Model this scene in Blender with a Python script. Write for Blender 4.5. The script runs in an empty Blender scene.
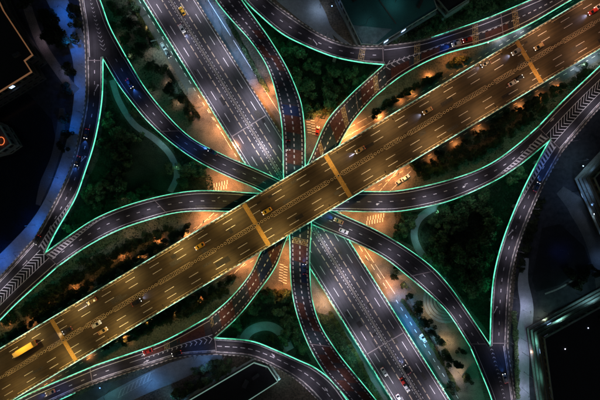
import bpy, math, random
import numpy as np
from mathutils import Vector
R = random.Random(7)
sc = bpy.context.scene
col = sc.collection
# ------------------------------------------------------------------ camera, sky, sun, exposure
CAMH = 200.0
cam = bpy.data.objects.new('camera', bpy.data.cameras.new('camera'))
col.objects.link(cam); cam.location = (0, 0, CAMH); cam.rotation_euler = (0, 0, 0)
cam.data.lens = 24.0; cam.data.sensor_width = 36.0; cam.data.clip_end = 3000; cam.data.clip_start = 1
sc.camera = cam
w = bpy.data.worlds.new('World'); sc.world = w; w.use_nodes = True
sk = w.node_tree.nodes.new('ShaderNodeTexSky'); sk.sky_type = 'NISHITA'; sk.sun_disc = False
sk.sun_elevation = math.radians(4); sk.sun_rotation = math.radians(215)
bg = w.node_tree.nodes['Background']; bg.inputs['Strength'].default_value = 0.008
w.node_tree.links.new(sk.outputs[0], bg.inputs[0])
moon = bpy.data.objects.new('moon', bpy.data.lights.new('moon', 'SUN')); col.objects.link(moon)
moon.data.energy = 0.03; moon.data.angle = math.radians(4); moon.data.color = (.7, .8, 1)
moon.rotation_euler = (math.radians(40), math.radians(20), 0)
sc.view_settings.view_transform = 'Standard'; sc.view_settings.look = 'None'
sc.view_settings.exposure = 1.2; sc.view_settings.gamma = 1
sc.cycles.use_light_tree = True
sc.cycles.max_bounces = 4; sc.cycles.diffuse_bounces = 2; sc.cycles.glossy_bounces = 2
sc.cycles.sample_clamp_indirect = 3
sc.cycles.use_denoising = True

# ------------------------------------------------------------------ helpers
def P(px, py, z=0.0):
    """photograph pixel -> point of the world at height z"""
    k = 0.5 * (CAMH - z) / CAMH
    return Vector(((px - 300) * k, -(py - 200) * k, z))

def tag(o, label=None, cat=None, group=None, kind=None):
    if label: o['label'] = label
    if cat: o['category'] = cat
    if group: o['group'] = group
    if kind: o['kind'] = kind
    return o

class MB:
    def __init__(self): self.v = []; self.f = []; self.m = []; self.uv = {}
    def poly(self, pts, mi=0):
        n = len(self.v); self.v += [tuple(p) for p in pts]
        self.f.append(tuple(range(n, n + len(pts)))); self.m.append(mi)
    def box(self, c, s, rz=0, mi=0, taper=1.0):
        cx, cy, cz = c; a, b, h = s[0]/2, s[1]/2, s[2]/2
        n = len(self.v); ca, sa = math.cos(rz), math.sin(rz)
        for zz, t in ((-h, 1), (h, taper)):
            for x, y in ((-a, -b), (a, -b), (a, b), (-a, b)):
                x *= t; y *= t
                self.v.append((cx + x*ca - y*sa, cy + x*sa + y*ca, cz + zz))
        for q in ((3,2,1,0),(4,5,6,7),(0,1,5,4),(1,2,6,5),(2,3,7,6),(3,0,4,7)):
            self.f.append(tuple(n+i for i in q)); self.m.append(mi)
    def cyl(self, p0, p1, r0, r1=None, seg=8, mi=0):
        r1 = r0 if r1 is None else r1
        p0 = Vector(p0); p1 = Vector(p1); d = (p1-p0).normalized()
        a = d.orthogonal().normalized(); b = d.cross(a)
        n = len(self.v)
        for p, r in ((p0, r0), (p1, r1)):
            for i in range(seg):
                t = 2*math.pi*i/seg; self.v.append(tuple(p + a*math.cos(t)*r + b*math.sin(t)*r))
        for i in range(seg):
            j = (i+1) % seg; self.f.append((n+i, n+j, n+seg+j, n+seg+i)); self.m.append(mi)
        self.f.append(tuple(n+i for i in reversed(range(seg)))); self.m.append(mi)
        self.f.append(tuple(n+seg+i for i in range(seg))); self.m.append(mi)
    def mesh(self, name, mats, smooth=False):
        me = bpy.data.meshes.new(name); me.from_pydata(self.v, [], self.f)
        for m in (mats if isinstance(mats, (list, tuple)) else [mats]): me.materials.append(m)
        me.polygons.foreach_set('material_index', self.m)
        if smooth: me.polygons.foreach_set('use_smooth', [True]*len(self.f))
        me.update(); return me
    def build(self, name, mats, parent=None, smooth=False):
        return link(name, self.mesh(name, mats, smooth), parent)

def link(name, me, parent=None):
    o = bpy.data.objects.new(name, me); col.objects.link(o)
    if parent: o.parent = parent
    return o
def empty(name, loc=(0, 0, 0), rz=0):
    o = bpy.data.objects.new(name, None); o.location = loc; o.rotation_euler = (0, 0, rz)
    o.empty_display_size = .5; col.objects.link(o); return o
def copy_tree(o, parent=None):
    c = o.copy(); col.objects.link(c)
    if parent: c.parent = parent
    for ch in o.children: copy_tree(ch, c)
    return c

def inpoly(x, y, poly):
    c = False; n = len(poly); j = n-1
    for i in range(n):
        xi, yi = poly[i]; xj, yj = poly[j]
        if (yi > y) != (yj > y) and x < (xj-xi)*(y-yi)/(yj-yi)+xi: c = not c
        j = i
    return c
def vn(x, y, s):
    x /= s; y /= s; xi, yi = math.floor(x), math.floor(y); fx, fy = x-xi, y-yi
    def h(a, b): return ((math.sin(a*127.1+b*311.7)*43758.5453) % 1)
    fx = fx*fx*(3-2*fx); fy = fy*fy*(3-2*fy)
    return (h(xi, yi)*(1-fx)+h(xi+1, yi)*fx)*(1-fy)+(h(xi, yi+1)*(1-fx)+h(xi+1, yi+1)*fx)*fy
# ------------------------------------------------------------------ materials
def mat(name, c, rough=.85, var=.25, scale=.6, metal=0, c2=None, uvstretch=False, objrand=0.0, detail=6, spec=.35, scale2=None):
    m = bpy.data.materials.new(name); m.use_nodes = True
    nt = m.node_tree; b = nt.nodes['Principled BSDF']
    b.inputs['Roughness'].default_value = rough; b.inputs['Metallic'].default_value = metal
    b.inputs['Specular IOR Level'].default_value = spec
    tc = nt.nodes.new('ShaderNodeTexCoord'); nz = nt.nodes.new('ShaderNodeTexNoise')
    nz.inputs['Scale'].default_value = scale; nz.inputs['Detail'].default_value = detail; nz.inputs['Roughness'].default_value = .65
    if uvstretch:
        mp = nt.nodes.new('ShaderNodeMapping'); mp.inputs['Scale'].default_value = (.05, 1.1, 1)
        nt.links.new(tc.outputs['UV'], mp.inputs[0]); nt.links.new(mp.outputs[0], nz.inputs[0])
    else:
        nt.links.new(tc.outputs['Object'], nz.inputs[0])
    src = nz.outputs[0]
    if scale2:
        n2 = nt.nodes.new('ShaderNodeTexNoise'); n2.inputs['Scale'].default_value = scale2; n2.inputs['Detail'].default_value = 5
        nt.links.new(tc.outputs['Object'], n2.inputs[0])
        ad = nt.nodes.new('ShaderNodeMath'); ad.operation = 'ADD'; nt.links.new(nz.outputs[0], ad.inputs[0]); nt.links.new(n2.outputs[0], ad.inputs[1])
        ml = nt.nodes.new('ShaderNodeMath'); ml.operation = 'MULTIPLY'; ml.inputs[1].default_value = .5; nt.links.new(ad.outputs[0], ml.inputs[0]); src = ml.outputs[0]
    rp = nt.nodes.new('ShaderNodeValToRGB'); c2 = c2 or tuple(x*(1-var) for x in c)
    rp.color_ramp.elements[0].position = .36; rp.color_ramp.elements[1].position = .64
    rp.color_ramp.elements[0].color = (*c2, 1); rp.color_ramp.elements[1].color = (*[x*(1+var*.5) for x in c], 1)
    nt.links.new(src, rp.inputs[0]); out = rp.outputs[0]
    if objrand:
        oi = nt.nodes.new('ShaderNodeObjectInfo'); hs = nt.nodes.new('ShaderNodeHueSaturation')
        mr = nt.nodes.new('ShaderNodeMapRange'); mr.inputs[3].default_value = 1-objrand; mr.inputs[4].default_value = 1+objrand
        nt.links.new(oi.outputs['Random'], mr.inputs[0]); nt.links.new(mr.outputs[0], hs.inputs['Value'])
        nt.links.new(out, hs.inputs['Color']); out = hs.outputs[0]
    nt.links.new(out, b.inputs['Base Color'])
    return m
def emis(name, c, s):
    m = bpy.data.materials.new(name); m.use_nodes = True; nt = m.node_tree
    b = nt.nodes['Principled BSDF']; b.inputs['Base Color'].default_value = (.3, .3, .3, 1)
    b.inputs['Emission Color'].default_value = (*c, 1); b.inputs['Emission Strength'].default_value = s
    return m

ASPH = mat('asphalt', (.056, .052, .060), .7, .6, 1.0, uvstretch=True, scale2=.15)
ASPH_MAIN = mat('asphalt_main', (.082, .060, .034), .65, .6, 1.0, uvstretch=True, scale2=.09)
ASPH_A = mat('asphalt_grey', (.082, .078, .086), .7, .5, 1.0, uvstretch=True, scale2=.12)
RED = mat('red_asphalt', (.125, .045, .030), .8, .4, 1.0)
NAVY = mat('blue_asphalt', (.012, .035, .11), .7, .3, 1.0)
TEAL = mat('grey_green_asphalt', (.035, .055, .065), .8, .3, 1.0)
CONC = mat('concrete', (.30, .28, .26), .85, .3, 2)
CONC_L = mat('concrete_pale', (.62, .56, .50), .8, .2, 2)
CONC_D = mat('concrete_dark', (.10, .085, .075), .85, .3, 2)
WHITE = mat('paint_white', (.84, .83, .80), .55, .35, 2.2)
CREAM = mat('paint_cream', (.76, .63, .44), .6, .55, 2.2)
YELL = mat('paint_yellow', (.80, .60, .26), .6, .3, 3)
OCHRE = mat('ochre_joint', (.55, .33, .09), .7, .45, 2.5)
PINKJ = mat('joint_steel', (.42, .36, .34), .6, .3, 3)
POLE = mat('pole_metal', (.13, .13, .14), .4, .1, 3, metal=.6)
GROAD = mat('ground_asphalt', (.10, .095, .09), .85, .45, .25, scale2=2.5)
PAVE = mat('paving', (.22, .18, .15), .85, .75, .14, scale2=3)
PATHM = mat('path_paving', (.27, .29, .31), .85, .3, .5, scale2=3)
SOIL = mat('soil', (.17, .13, .095), .95, .4, .10, c2=(.020, .022, .018), scale2=1.2)
LAND = mat('land', (.035, .036, .042), .95, .6, .03, c2=(.012, .014, .018), scale2=.5)
LAWN = mat('lawn', (.050, .060, .035), .95, .5, .12, c2=(.010, .020, .012), scale2=2)
ROOF = mat('roof_black', (.012, .012, .014), .8, .4, .15, scale2=1.5)
ROOFG = mat('roof_green', (.035, .15, .14), .75, .3, .1, scale2=2)
FACADE = mat('facade', (.20, .22, .21), .7, .3, 1)
LEDGE = mat('ledge_pale', (.26, .29, .27), .7, .25, 1.5)
GLASSD = mat('window_dark', (.015, .02, .03), .15, .2, 1, spec=.6)
LEAF = mat('leaf', (.034, .042, .020), .8, .5, .9, c2=(.010, .016, .008), objrand=.45, spec=.15)
LEAFG = mat('leaf_green', (.13, .17, .075), .8, .5, 1.2, c2=(.025, .045, .025), spec=.15, objrand=.5)
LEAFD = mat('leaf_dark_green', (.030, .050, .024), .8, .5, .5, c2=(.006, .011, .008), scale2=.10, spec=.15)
LEAFY = mat('leaf_olive', (.085, .080, .026), .8, .5, .6, c2=(.02, .025, .010), spec=.15)
BARK = mat('bark', (.10, .075, .05), .9, .3, 3)
WATER = mat('river_water', (.006, .010, .018), .2, .3, .1)
LED_T = emis('led_bright', (.13, .95, .55), .66)
LED_D = emis('led_dim', (.06, .9, .48), .17)
LED_U = emis('led_added_spill', (.04, 1, .60), 4.2)  # bright underside unseen from above, added to spill green onto the planting
LED_N = emis('led_faded', (.08, .95, .52), .36)
LEDM_T = emis('led_bright_main', (.40, 1, .72), .5)
LEDM_D = emis('led_dim_main', (.30, .9, .6), .10)
LEDM_U = emis('led_added_spill_main', (.05, 1, .5), .7)  # weaker unseen spill added beneath the viaduct strips

# ------------------------------------------------------------------ ribbons (elevated roads)
def smooth(pts, n=240):
    p = np.array(pts, float)
    a = np.vstack([2*p[0]-p[1], p, 2*p[-1]-p[-2]]); out = []
    for i in range(1, len(a)-2):
        t = np.linspace(0, 1, 24, endpoint=False)[:, None]
        out.append(.5*((2*a[i])+(-a[i-1]+a[i+1])*t+(2*a[i-1]-5*a[i]+4*a[i+1]-a[i+2])*t*t+(-a[i-1]+3*a[i]-3*a[i+1]+a[i+2])*t**3))
    out.append(p[-1:]); q = np.vstack(out)
    for _ in range(10): q[1:-1] = .5*q[1:-1] + .25*(q[:-2]+q[2:])
    d = np.r_[0, np.cumsum(np.linalg.norm(np.diff(q, axis=0), axis=1))]
    s = np.linspace(0, d[-1], n)
    return np.c_[np.interp(s, d, q[:, 0]), np.interp(s, d, q[:, 1])]

RIBS = {}
class Rib:
    def __init__(self, key, e0, e1, z, n=240):
        self.key = key; RIBS[key] = self
        a, b = smooth(e0, n), smooth(e1, n); t = np.linspace(0, 1, n)
        zz = np.interp(t, [q[0] for q in z], [q[1] for q in z])
        for _ in range(30): zz[1:-1] = .5*zz[1:-1]+.25*(zz[:-2]+zz[2:])
        k = .5*(CAMH-zz)/CAMH
        self.pc = (a+b)/2
        self.a = np.c_[(a[:, 0]-300)*k, -(a[:, 1]-200)*k, zz]
        self.b = np.c_[(b[:, 0]-300)*k, -(b[:, 1]-200)*k, zz]
        self.c = (self.a+self.b)/2
        self.s = np.r_[0, np.cumsum(np.linalg.norm(np.diff(self.c, axis=0), axis=1))]
        self.L = self.s[-1]
    def _i(self, arr, s): return np.array([np.interp(s, self.s, arr[:, j]) for j in range(3)])
    def w(self, s): return float(np.linalg.norm(self._i(self.a, s)-self._i(self.b, s)))
    def pt(self, s, u, dz=0.0):
        A, B = self._i(self.a, s), self._i(self.b, s); p = A*(1-u)+B*u
        return (p[0], p[1], p[2]+dz)
    def po(self, s, side, off, dz=0.0):
        """point off metres inward of an edge"""
        u = off/self.w(s)
        return self.pt(s, u if side == 0 else 1-u, dz)
    def dirv(self, s):
        a, b = self._i(self.c, max(0, s-.5)), self._i(self.c, min(self.L, s+.5)); d = b-a; return d/np.linalg.norm(d)
    def s_at(self, px, py):
        return float(self.s[np.argmin(((self.pc-np.array([px, py]))**2).sum(1))])
    def band(self, mb, s0, s1, u0, u1, dz, mi=0, step=2.0, metres=False):
        n = max(1, int(math.ceil((s1-s0)/step)))
        for i in range(n):
            a, b = s0+(s1-s0)*i/n, s0+(s1-s0)*(i+1)/n
            if metres:
                q = [self.po(a, u0[0], u0[1], dz), self.po(b, u0[0], u0[1], dz), self.po(b, u1[0], u1[1], dz), self.po(a, u1[0], u1[1], dz)]
            else:
                q = [self.pt(a, u0, dz), self.pt(b, u0, dz), self.pt(b, u1, dz), self.pt(a, u1, dz)]
            mb.poly(up(q), mi)
    def line(self, mb, s0, s1, u, wd, dz=.008, mi=0, step=2.0):
        hw = wd/2/self.w((s0+s1)/2); self.band(mb, s0, s1, u-hw, u+hw, dz, mi, step)
    def dashes(self, mb, u, wd, ln, pitch, s0=0, s1=None, dz=.008, mi=0):
        s = s0; s1 = self.L if s1 is None else s1
        while s+ln < s1:
            self.line(mb, s, s+ln, u, wd, dz, mi, 3); s += pitch
    def sweep(self, mb, side, prof, step=1.5, matf=None, s0=0, s1=None):
        """closed profile (inward offset, dz) swept along an edge"""
        s1 = self.L if s1 is None else s1
        n = max(1, int((s1-s0)/step)); k = len(prof); base = len(mb.v)
        for i in range(n+1):
            s = s0+(s1-s0)*i/n
            for off, dz in prof: mb.v.append(self.po(s, side, off, dz))
        for i in range(n):
            for j in range(k):
                a, b = base+i*k+j, base+i*k+(j+1) % k
                f = (a, b, b+k, a+k); f = f[::-1] if side == 1 else f
                mb.f.append(f); mb.m.append(matf(i, j) if matf else 0)
        mb.f.append(tuple(base+j for j in range(k))); mb.m.append(0)
        mb.f.append(tuple(base+n*k+j for j in reversed(range(k)))); mb.m.append(0)
def up(q):
    a, b, c = (Vector(q[i]) for i in range(3))
    return q[::-1] if (b-a).cross(c-a).z < 0 else q

def ledlevel(i, side):
    # fittings differ in strength: bright, faded, nearly dead, and a dark gap between some
    v = vn(i*1.0, side*9+3.3, 7)*.7+((i*7919 % 11)/11)*.45
    return 0 if v > .52 else (4 if v > .33 else 1)
def deck(rb, name, label, cat, m, edges, thick=1.1, piers=True, parap=True, root=None):
    root = root or tag(empty(name, rb.pt(rb.L/2, .5)), label, cat, 'elevated roads of the interchange')
    root.location = (0, 0, 0)
    n = max(8, int(rb.L/2.0)); us = np.linspace(0, 1, 7); mb = MB(); k = len(us)
    uvs = []
    for i in range(n+1):
        s = rb.L*i/n
        for u in us: mb.v.append(rb.pt(s, u)); uvs.append((s, u*rb.w(s)))
    base2 = len(mb.v)
    for i in range(n+1):
        s = rb.L*i/n
        for u in (0, .18, .82, 1): mb.v.append(rb.pt(s, u, -thick if .1 < u < .9 else -.35)); uvs.append((s, u*10))
    def add(f): mb.f.append(f); mb.m.append(0)
    flip = Vector(np.cross(rb._i(rb.a, 0)-rb._i(rb.c, 0), rb.dirv(0))).z > 0
    for i in range(n):
        for j in range(k-1):
            a = i*k+j; f = (a, a+1, a+k+1, a+k); add(f if not flip else f[::-1])
        for j in range(3):
            a = base2+i*4+j; f = (a, a+4, a+5, a+1); add(f if not flip else f[::-1])
        a, b = i*k, base2+i*4; f = (a, a+k, b+4, b); add(f if not flip else f[::-1])
        a, b = i*k+k-1, base2+i*4+3; f = (a, b, b+4, a+k); add(f if not flip else f[::-1])
    me = mb.mesh('road_deck', m); uvl = me.uv_layers.new(name='UVMap')
    li = np.zeros(len(me.loops), int); me.loops.foreach_get('vertex_index', li)
    uvl.data.foreach_set('uv', np.array(uvs)[li].ravel())
    link('road_deck', me, root)
    for side, ed in enumerate(edges):
        if ed is None: continue
        # ed = (parapet style, led style, s-from, s-to)
        q = MB(); rb.sweep(q, side, [(-.05, -.3), (-.05, .85), (.30, .85), (.38, .002)], 1.1,
                           lambda i, j: (1 + i % 2) if j == 1 else 0)
        q.build('parapet', {'plain': [CONC, CONC_L, CONC_D], 'pale': [CONC, CONC_L, CONC], 'orange': [CONC, CREAM, CONC_D]}[ed[0]], root)
        if ed[0] == 'plain':
            q = MB(); rb.sweep(q, side, [(1.0, .003), (1.0, .22), (1.35, .22), (1.35, .003)], 1.0, lambda i, j: 1 + (i//2) % 2)
            q.build('kerb_rail', [CONC, CONC_L, CONC], root)
        if ed[1]:
            led = {'led': [LED_T, LED_D, LED_U], 'main': [LEDM_T, LEDM_D, LEDM_U]}[ed[1]]
            wd = .32
            q = MB(); rb.sweep(q, side, [(-.07-wd, .25), (-.07-wd, .75), (-.07, .75), (-.07, .25)], 1.3 if ed[1] == 'led' else 1.6,
                               lambda i, j: 2 if j == 3 else (3 if j == 2 else ledlevel(i, side)),
                               ed[2] if len(ed) > 2 else 0, ed[3] if len(ed) > 3 else None)
            q.build('light_strip', led+[CONC, LED_N if ed[1] == 'led' else LEDM_D], root)
    if piers:
        s = 9.0
        while s < rb.L-4:
            c = rb.pt(s, .5)
            if not blocked(c[0], c[1], c[2]-2, rb.key) and c[2] > 3:
                q = MB(); hw = min(1.1, rb.w(s)*.14); d = rb.dirv(s); a = math.atan2(d[1], d[0])
                q.box((c[0], c[1], (c[2]-thick-1.2)/2-.1), (1.6, 2*hw, c[2]-thick-1.2+.2), a)
                q.box((c[0], c[1], c[2]-thick-.62), (1.8, rb.w(s)*.6, 1.15), a)
                q.build('pier', CONC, root)
            s += 24
    return root

def inside(rb, x, y, margin=0.0):
    d = np.hypot(rb.c[:, 0]-x, rb.c[:, 1]-y); i = int(np.argmin(d))
    return d[i] < np.linalg.norm(rb.a[i]-rb.b[i])/2+margin, rb.c[i, 2]
def blocked(x, y, z, key=None, margin=1.2, above=False):
    """is any other deck at this spot (below z, or above when asked)?"""
    for k, r in RIBS.items():
        if k == key: continue
        ins, zz = inside(r, x, y, margin)
        if ins and (zz > z if above else zz < z): return True
    return False

def mline(x0, x1, f): return [(x, f(x)) for x in np.linspace(x0, x1, 9)]
main = Rib('main', [(x-12.7, 349.3-.598*(x-12.7)) for x in np.linspace(-70, 670, 9)], [(x+12.7, 406.9-.598*(x+12.7)) for x in np.linspace(-70, 670, 9)],
           [(t, 25-7.5*((t-.5)*2)**2*1.25) for t in np.linspace(0, 1, 21)], 400)
hwA = Rib('A', [(144+.622*(y+12), y+12) for y in range(-70, 480, 65)], [(196.5+.632*(y-12), y-12) for y in range(-70, 480, 65)], [(0, 6), (1, 6)])
CE = Rib('CE', [(74, -50), (80, 0), (84, 25), (86, 57)], [(80, -50), (100, 0), (110, 27.5), (126, 57)], [(0, 10), (1, 10)])
E = Rib('E', [(86, 57), (86, 99), (80, 132), (72, 165), (57, 199), (37, 235), (31.5, 242)],
        [(103, 57), (102, 99), (95, 140), (85, 172), (75, 199), (57, 230), (45, 254)], [(0, 10), (1, 9)])
D = Rib('D', [(45, 254), (70, 236), (100, 217), (140, 202), (187, 192), (225, 191.5), (255, 193.5), (300, 194), (360, 192), (400, 191), (450, 180), (487, 166), (515, 147), (538, 127)],
        [(58, 266), (87, 246), (120, 229), (150, 219), (175, 212.5), (200, 210.5), (232, 211), (300, 212), (332, 210.5), (375, 211.5), (405, 210), (447, 201), (487, 184), (517, 166), (550, 139)],
        [(0, 9), (.28, 13), (.5, 14), (.72, 13), (1, 10)], 400)
DE = Rib('DE', [(31.5, 242), (0, 277), (-40, 317)], [(58, 266), (20, 300), (0, 320), (-30, 350)], [(0, 9), (1, 8)])
DF = Rib('DF', [(538, 127), (563, 101), (600, 66), (645, 22)], [(562, 151), (580, 130), (600, 107), (648, 58)], [(0, 10), (1, 9)])
F = Rib('F', [(550, 139), (532, 172), (519, 199), (504, 237), (495, 270), (491.5, 300), (490, 346)],
        [(562, 151), (550, 172), (536.5, 199), (520, 240), (512, 270), (509, 300), (507, 346)], [(0, 10), (1, 9)])
C = Rib('C', [(126, 57), (150, 95), (187, 135), (225, 156), (262, 172), (300, 190.5), (332, 210), (375, 230), (405, 247.5), (430, 266), (447, 284), (463, 306), (490, 346)],
        [(103, 57), (117, 81), (130, 99), (150, 123), (175, 145), (200, 162), (230, 177), (260, 190), (287, 208), (312, 224), (350, 240), (382, 256), (407, 275), (435, 299), (450, 315), (470, 346)],
        [(0, 10), (.5, 10.5), (1, 9)], 400)
CF = Rib('CF', [(470, 346), (481, 372), (492, 400), (507, 450)], [(507, 346), (511, 372), (515, 400), (522, 450)], [(0, 9), (1, 8)])
H = Rib('H', [(231, -22), (245, 0), (260, 15), (280, 32), (300, 43), (332, 56), (360, 62), (385, 64.5)],
        [(250, -22), (270, 0), (300, 22), (325, 37), (345, 44), (365, 46.5), (384, 46)], [(0, 14), (1, 15)])
HJ = Rib('HJ', [(384, 46), (402, 44), (425, 40), (450, 32), (487, 19), (532, 0), (600, -30), (650, -60)],
         [(387, 86), (402, 75), (425, 62), (450, 52), (487, 42), (527, 25), (565, 3), (600, -17), (655, -50)], [(0, 15), (.5, 16.8), (1, 16)])
J = Rib('J', [(385, 64.5), (365, 82), (347, 99), (327, 122), (310, 160), (286, 208), (262, 251), (250, 275), (230, 299), (209, 317)],
        [(387, 86), (372, 99), (352, 122), (336, 150), (320, 180), (303, 211), (287, 237), (275, 267), (252, 299), (235, 319), (214, 338)],
        [(0, 15), (.25, 19.5), (.44, 21), (.65, 19), (1, 14)], 400)
KG = Rib('KG', [(209, 317), (175, 336), (150, 347), (100, 364), (90, 368), (45, 387), (19.5, 399), (-20, 421), (-60, 445)],
         [(216, 354), (180, 357), (150, 366), (100, 382), (60, 399), (20, 418), (-20, 439), (-55, 460)], [(0, 14), (.8, 16.8), (1, 17)])
G = Rib('G', [(214, 338), (250, 341), (275, 350), (300, 361), (315, 368), (333, 382), (345, 398), (360, 420)],
        [(216, 354), (250, 357), (275, 367), (297, 380), (317, 399), (335, 422)], [(0, 14), (1, 12.2)])
LM = Rib('LM', [(202, -24), (216, 0), (232, 20), (250, 40), (264, 60), (272, 78), (278, 100), (283, 132), (284, 177), (287, 205), (290, 235), (291, 275), (294, 300), (300, 322), (310, 347), (325, 372), (346, 396), (364, 418)],
         [(226, -24), (241, 0), (257, 22), (271, 42), (286, 67), (297, 92), (302, 110), (304.5, 137), (305, 167), (308, 200), (311, 224), (309.5, 250), (309.5, 275), (312, 300), (320, 325), (337, 352), (357, 377), (375, 399), (392, 420)],
         [(0, 14), (.3, 17), (.5, 17.5), (.7, 16), (1, 12)], 400)

LED = ('pale', 'led'); PL = ('plain', None)
roots = {}
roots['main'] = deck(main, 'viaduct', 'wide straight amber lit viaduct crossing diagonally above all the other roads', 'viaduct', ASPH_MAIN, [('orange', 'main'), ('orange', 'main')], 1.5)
roots['A'] = deck(hwA, 'highway_bridge', 'broad grey highway running from upper left to lower right beneath the amber viaduct', 'highway', ASPH_A,
                  [('orange', 'led'), ('orange', 'led', hwA.L*.52)])
roots['CE'] = deck(CE, 'elevated_ramp', 'short ramp piece at the upper left above the fork of the two curved ramps', 'ramp', ASPH, [PL, LED])
roots['E'] = deck(E, 'elevated_ramp', 'curved ramp beside the blue lit road, bowing along the left side', 'ramp', ASPH, [PL, LED])
roots['D'] = deck(D, 'elevated_ramp', 'S shaped ramp passing sideways under the viaduct between left and right forks', 'ramp', ASPH, [LED, LED])
roots['DE'] = deck(DE, 'elevated_ramp', 'joined ramp with bold chevron stripes running off at the lower left', 'ramp', ASPH, [PL, LED])
roots['DF'] = deck(DF, 'elevated_ramp', 'joined ramp with bold chevron stripes running off at the upper right', 'ramp', ASPH, [LED, PL])
roots['F'] = deck(F, 'elevated_ramp', 'narrow curved ramp along the dark ground on the right side', 'ramp', ASPH, [LED, PL])
roots['C'] = deck(C, 'elevated_ramp', 'long ramp sweeping from the upper left fork over the grey highway to lower right', 'ramp', ASPH, [LED, LED])
roots['CF'] = deck(CF, 'elevated_ramp', 'joined ramp below the fork beside the dark building at lower right', 'ramp', ASPH, [LED, PL])
roots['H'] = deck(H, 'elevated_ramp', 'curved ramp passing just below the green roofed hall at the top', 'ramp', ASPH, [LED, PL])
roots['HJ'] = deck(HJ, 'elevated_ramp', 'two lane ramp with yellow hatched bands converging on the viaduct at upper right', 'ramp', ASPH, [('pale', 'led', 22), LED])
roots['J'] = deck(J, 'elevated_ramp', 'slanting ramp with red and blue paving blocks passing under the viaduct', 'ramp', ASPH, [LED, LED])
roots['KG'] = deck(KG, 'elevated_ramp', 'joined ramp converging on the viaduct at the lower left corner', 'ramp', ASPH, [LED, ('plain', 'led', KG.L*.5)])
roots['G'] = deck(G, 'elevated_ramp', 'arched ramp along the bottom above the dark angular roof', 'ramp', ASPH, [LED, PL])
roots['LM'] = deck(LM, 'elevated_ramp', 'upright S ramp with red paving blocks running from top to bottom', 'ramp', ASPH, [LED, LED])

# ---- paint on the decks
from collections import defaultdict
class MarkSet(defaultdict):
    pass
mk = {k: defaultdict(MB) for k in RIBS}
MKM = [WHITE, CREAM, YELL]
# main viaduct: three lanes each way
wm = main.w(10)
for u in (8.3, 16.3, 57.6-16.3, 57.6-8.3): main.dashes(mk['main']['lane_marking'], u/57.6, .23, 4.8, 12.6, s0=R.uniform(0, 1), mi=0)
for u in (2.6, 26.4, 57.6-26.4, 57.6-2.6): main.line(mk['main']['edge_line_%d' % int(u*1000)], 0, main.L, u/57.6, .18, mi=1, step=12)
# grey highway
for u in (.19, .815): hwA.dashes(mk['A']['lane_marking'], u, .26, 5.0, 12.5, s0=3*u)
for u in (.345, .665): hwA.dashes(mk['A']['lane_marking'], u, .42, 3.0, 4.0, mi=1)
for u in (.055, .945): hwA.line(mk['A']['edge_line_%d' % int(u*1000)], 0, hwA.L, u, .2, mi=0, step=12)
for u in (.455, .555): hwA.dashes(mk['A']['median_marking'], u, .26, 1.1, 1.9)
# plain ramps
for k in ('E', 'D', 'F', 'C', 'H', 'G'):
    r = RIBS[k]; m_ = mk[k]
    r.dashes(m_['lane_marking'], .5, .34, 1.6 if k != 'G' else 2.2, 5.2 if k != 'G' else 3.6, s0=1)
    for u in (.125, .875): r.line(m_['edge_line_%d' % int(u*1000)], 0, r.L, u, .34, step=4)
for k in ('DE', 'DF', 'CE', 'CF', 'HJ', 'KG'):
    r = RIBS[k]; m_ = mk[k]
    for side in (0, 1): 
        r.band(m_['edge_line_%d' % side], 0, r.L, (side, 1.6), (side, 1.9), .008, 0, 3, metres=True)
# red block ramps: bold edge dashes and a bold centre line
for k in ('LM', 'J'):
    r = RIBS[k]; m_ = mk[k]
    r.dashes(m_['lane_marking'], .5, .55, 1.3, 2.6, s0=.5)
    for u in (.125, .875): r.dashes(m_['edge_marking_%d' % int(u*1000)], u, .5, 1.25, 2.0)
for (s0, s1) in ((0, .42),):
    HJ.dashes(mk['HJ']['lane_marking'], .52, .4, 1.4, 2.8, s0=16)
KG.dashes(mk['KG']['lane_marking'], .52, .32, 1.6, 6, s0=50)

def chevrons(r, m_, s0, s1, u0f, u1f, pitch, wd, point, mi=0):
    """V stripes between u0f(s) and u1f(s); the apex points to lower s when point<0"""
    s = s0
    while s < s1:
        ua, ub = u0f(s), u1f(s); um = (ua+ub)/2; W = r.w(s)
        run = (ub-ua)*W/2
        for a, b in ((ua, um), (ub, um)):
            sa, sb = (s, s+run*point)
            q = [r.pt(sa, a, .008), r.pt(min(max(sb, 0), r.L), b, .008), r.pt(min(max(sb+wd, 0), r.L), b, .008), r.pt(sa+wd, a, .008)]
            m_.poly(up(q), mi)
        s += pitch
for r_, k_ in ((DE, 'DE'), (DF, 'DF')):
    q = MB(); r_.band(q, .2, r_.L, .335, .66, .004); q.build('gore_paving', mat('gore_black', (.012, .012, .013), .8, .3, 2), roots[k_])
chevrons(DE, mk['DE']['chevron_marking'], 3, DE.L-3, lambda s: .33, lambda s: .66, 1.9, .55, -1)
chevrons(DF, mk['DF']['chevron_marking'], 3, DF.L-3, lambda s: .33, lambda s: .67, 1.9, .40, -1)
for r, k in ((DE, 'DE'), (DF, 'DF')):
    for u in (.33, .66): r.line(mk[k]['gore_line_%d' % int(u*1000)], 0, r.L, u, .25, step=4)
chevrons(HJ, mk['HJ']['chevron_marking'], 2, 20, lambda s: .5-.10*(1-s/30), lambda s: .5+.16*(1-s/24), 2.4, .5, -1)
chevrons(KG, mk['KG']['chevron_marking'], 2, 34, lambda s: .5-.02*(1-s/40), lambda s: .5+.2*(1-s/40), 2.2, .45, -1)
for r, k, q in ((HJ, 'HJ', 60), (KG, 'KG', 40)):
    r.band(mk[k]['gore_line'], 0, q, .47, .49, .009, 0, 3)
chevrons(CF, mk['CF']['chevron_marking'], 2, CF.L-8, lambda s: .52, lambda s: .60, 2.0, .3, -1)
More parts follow.
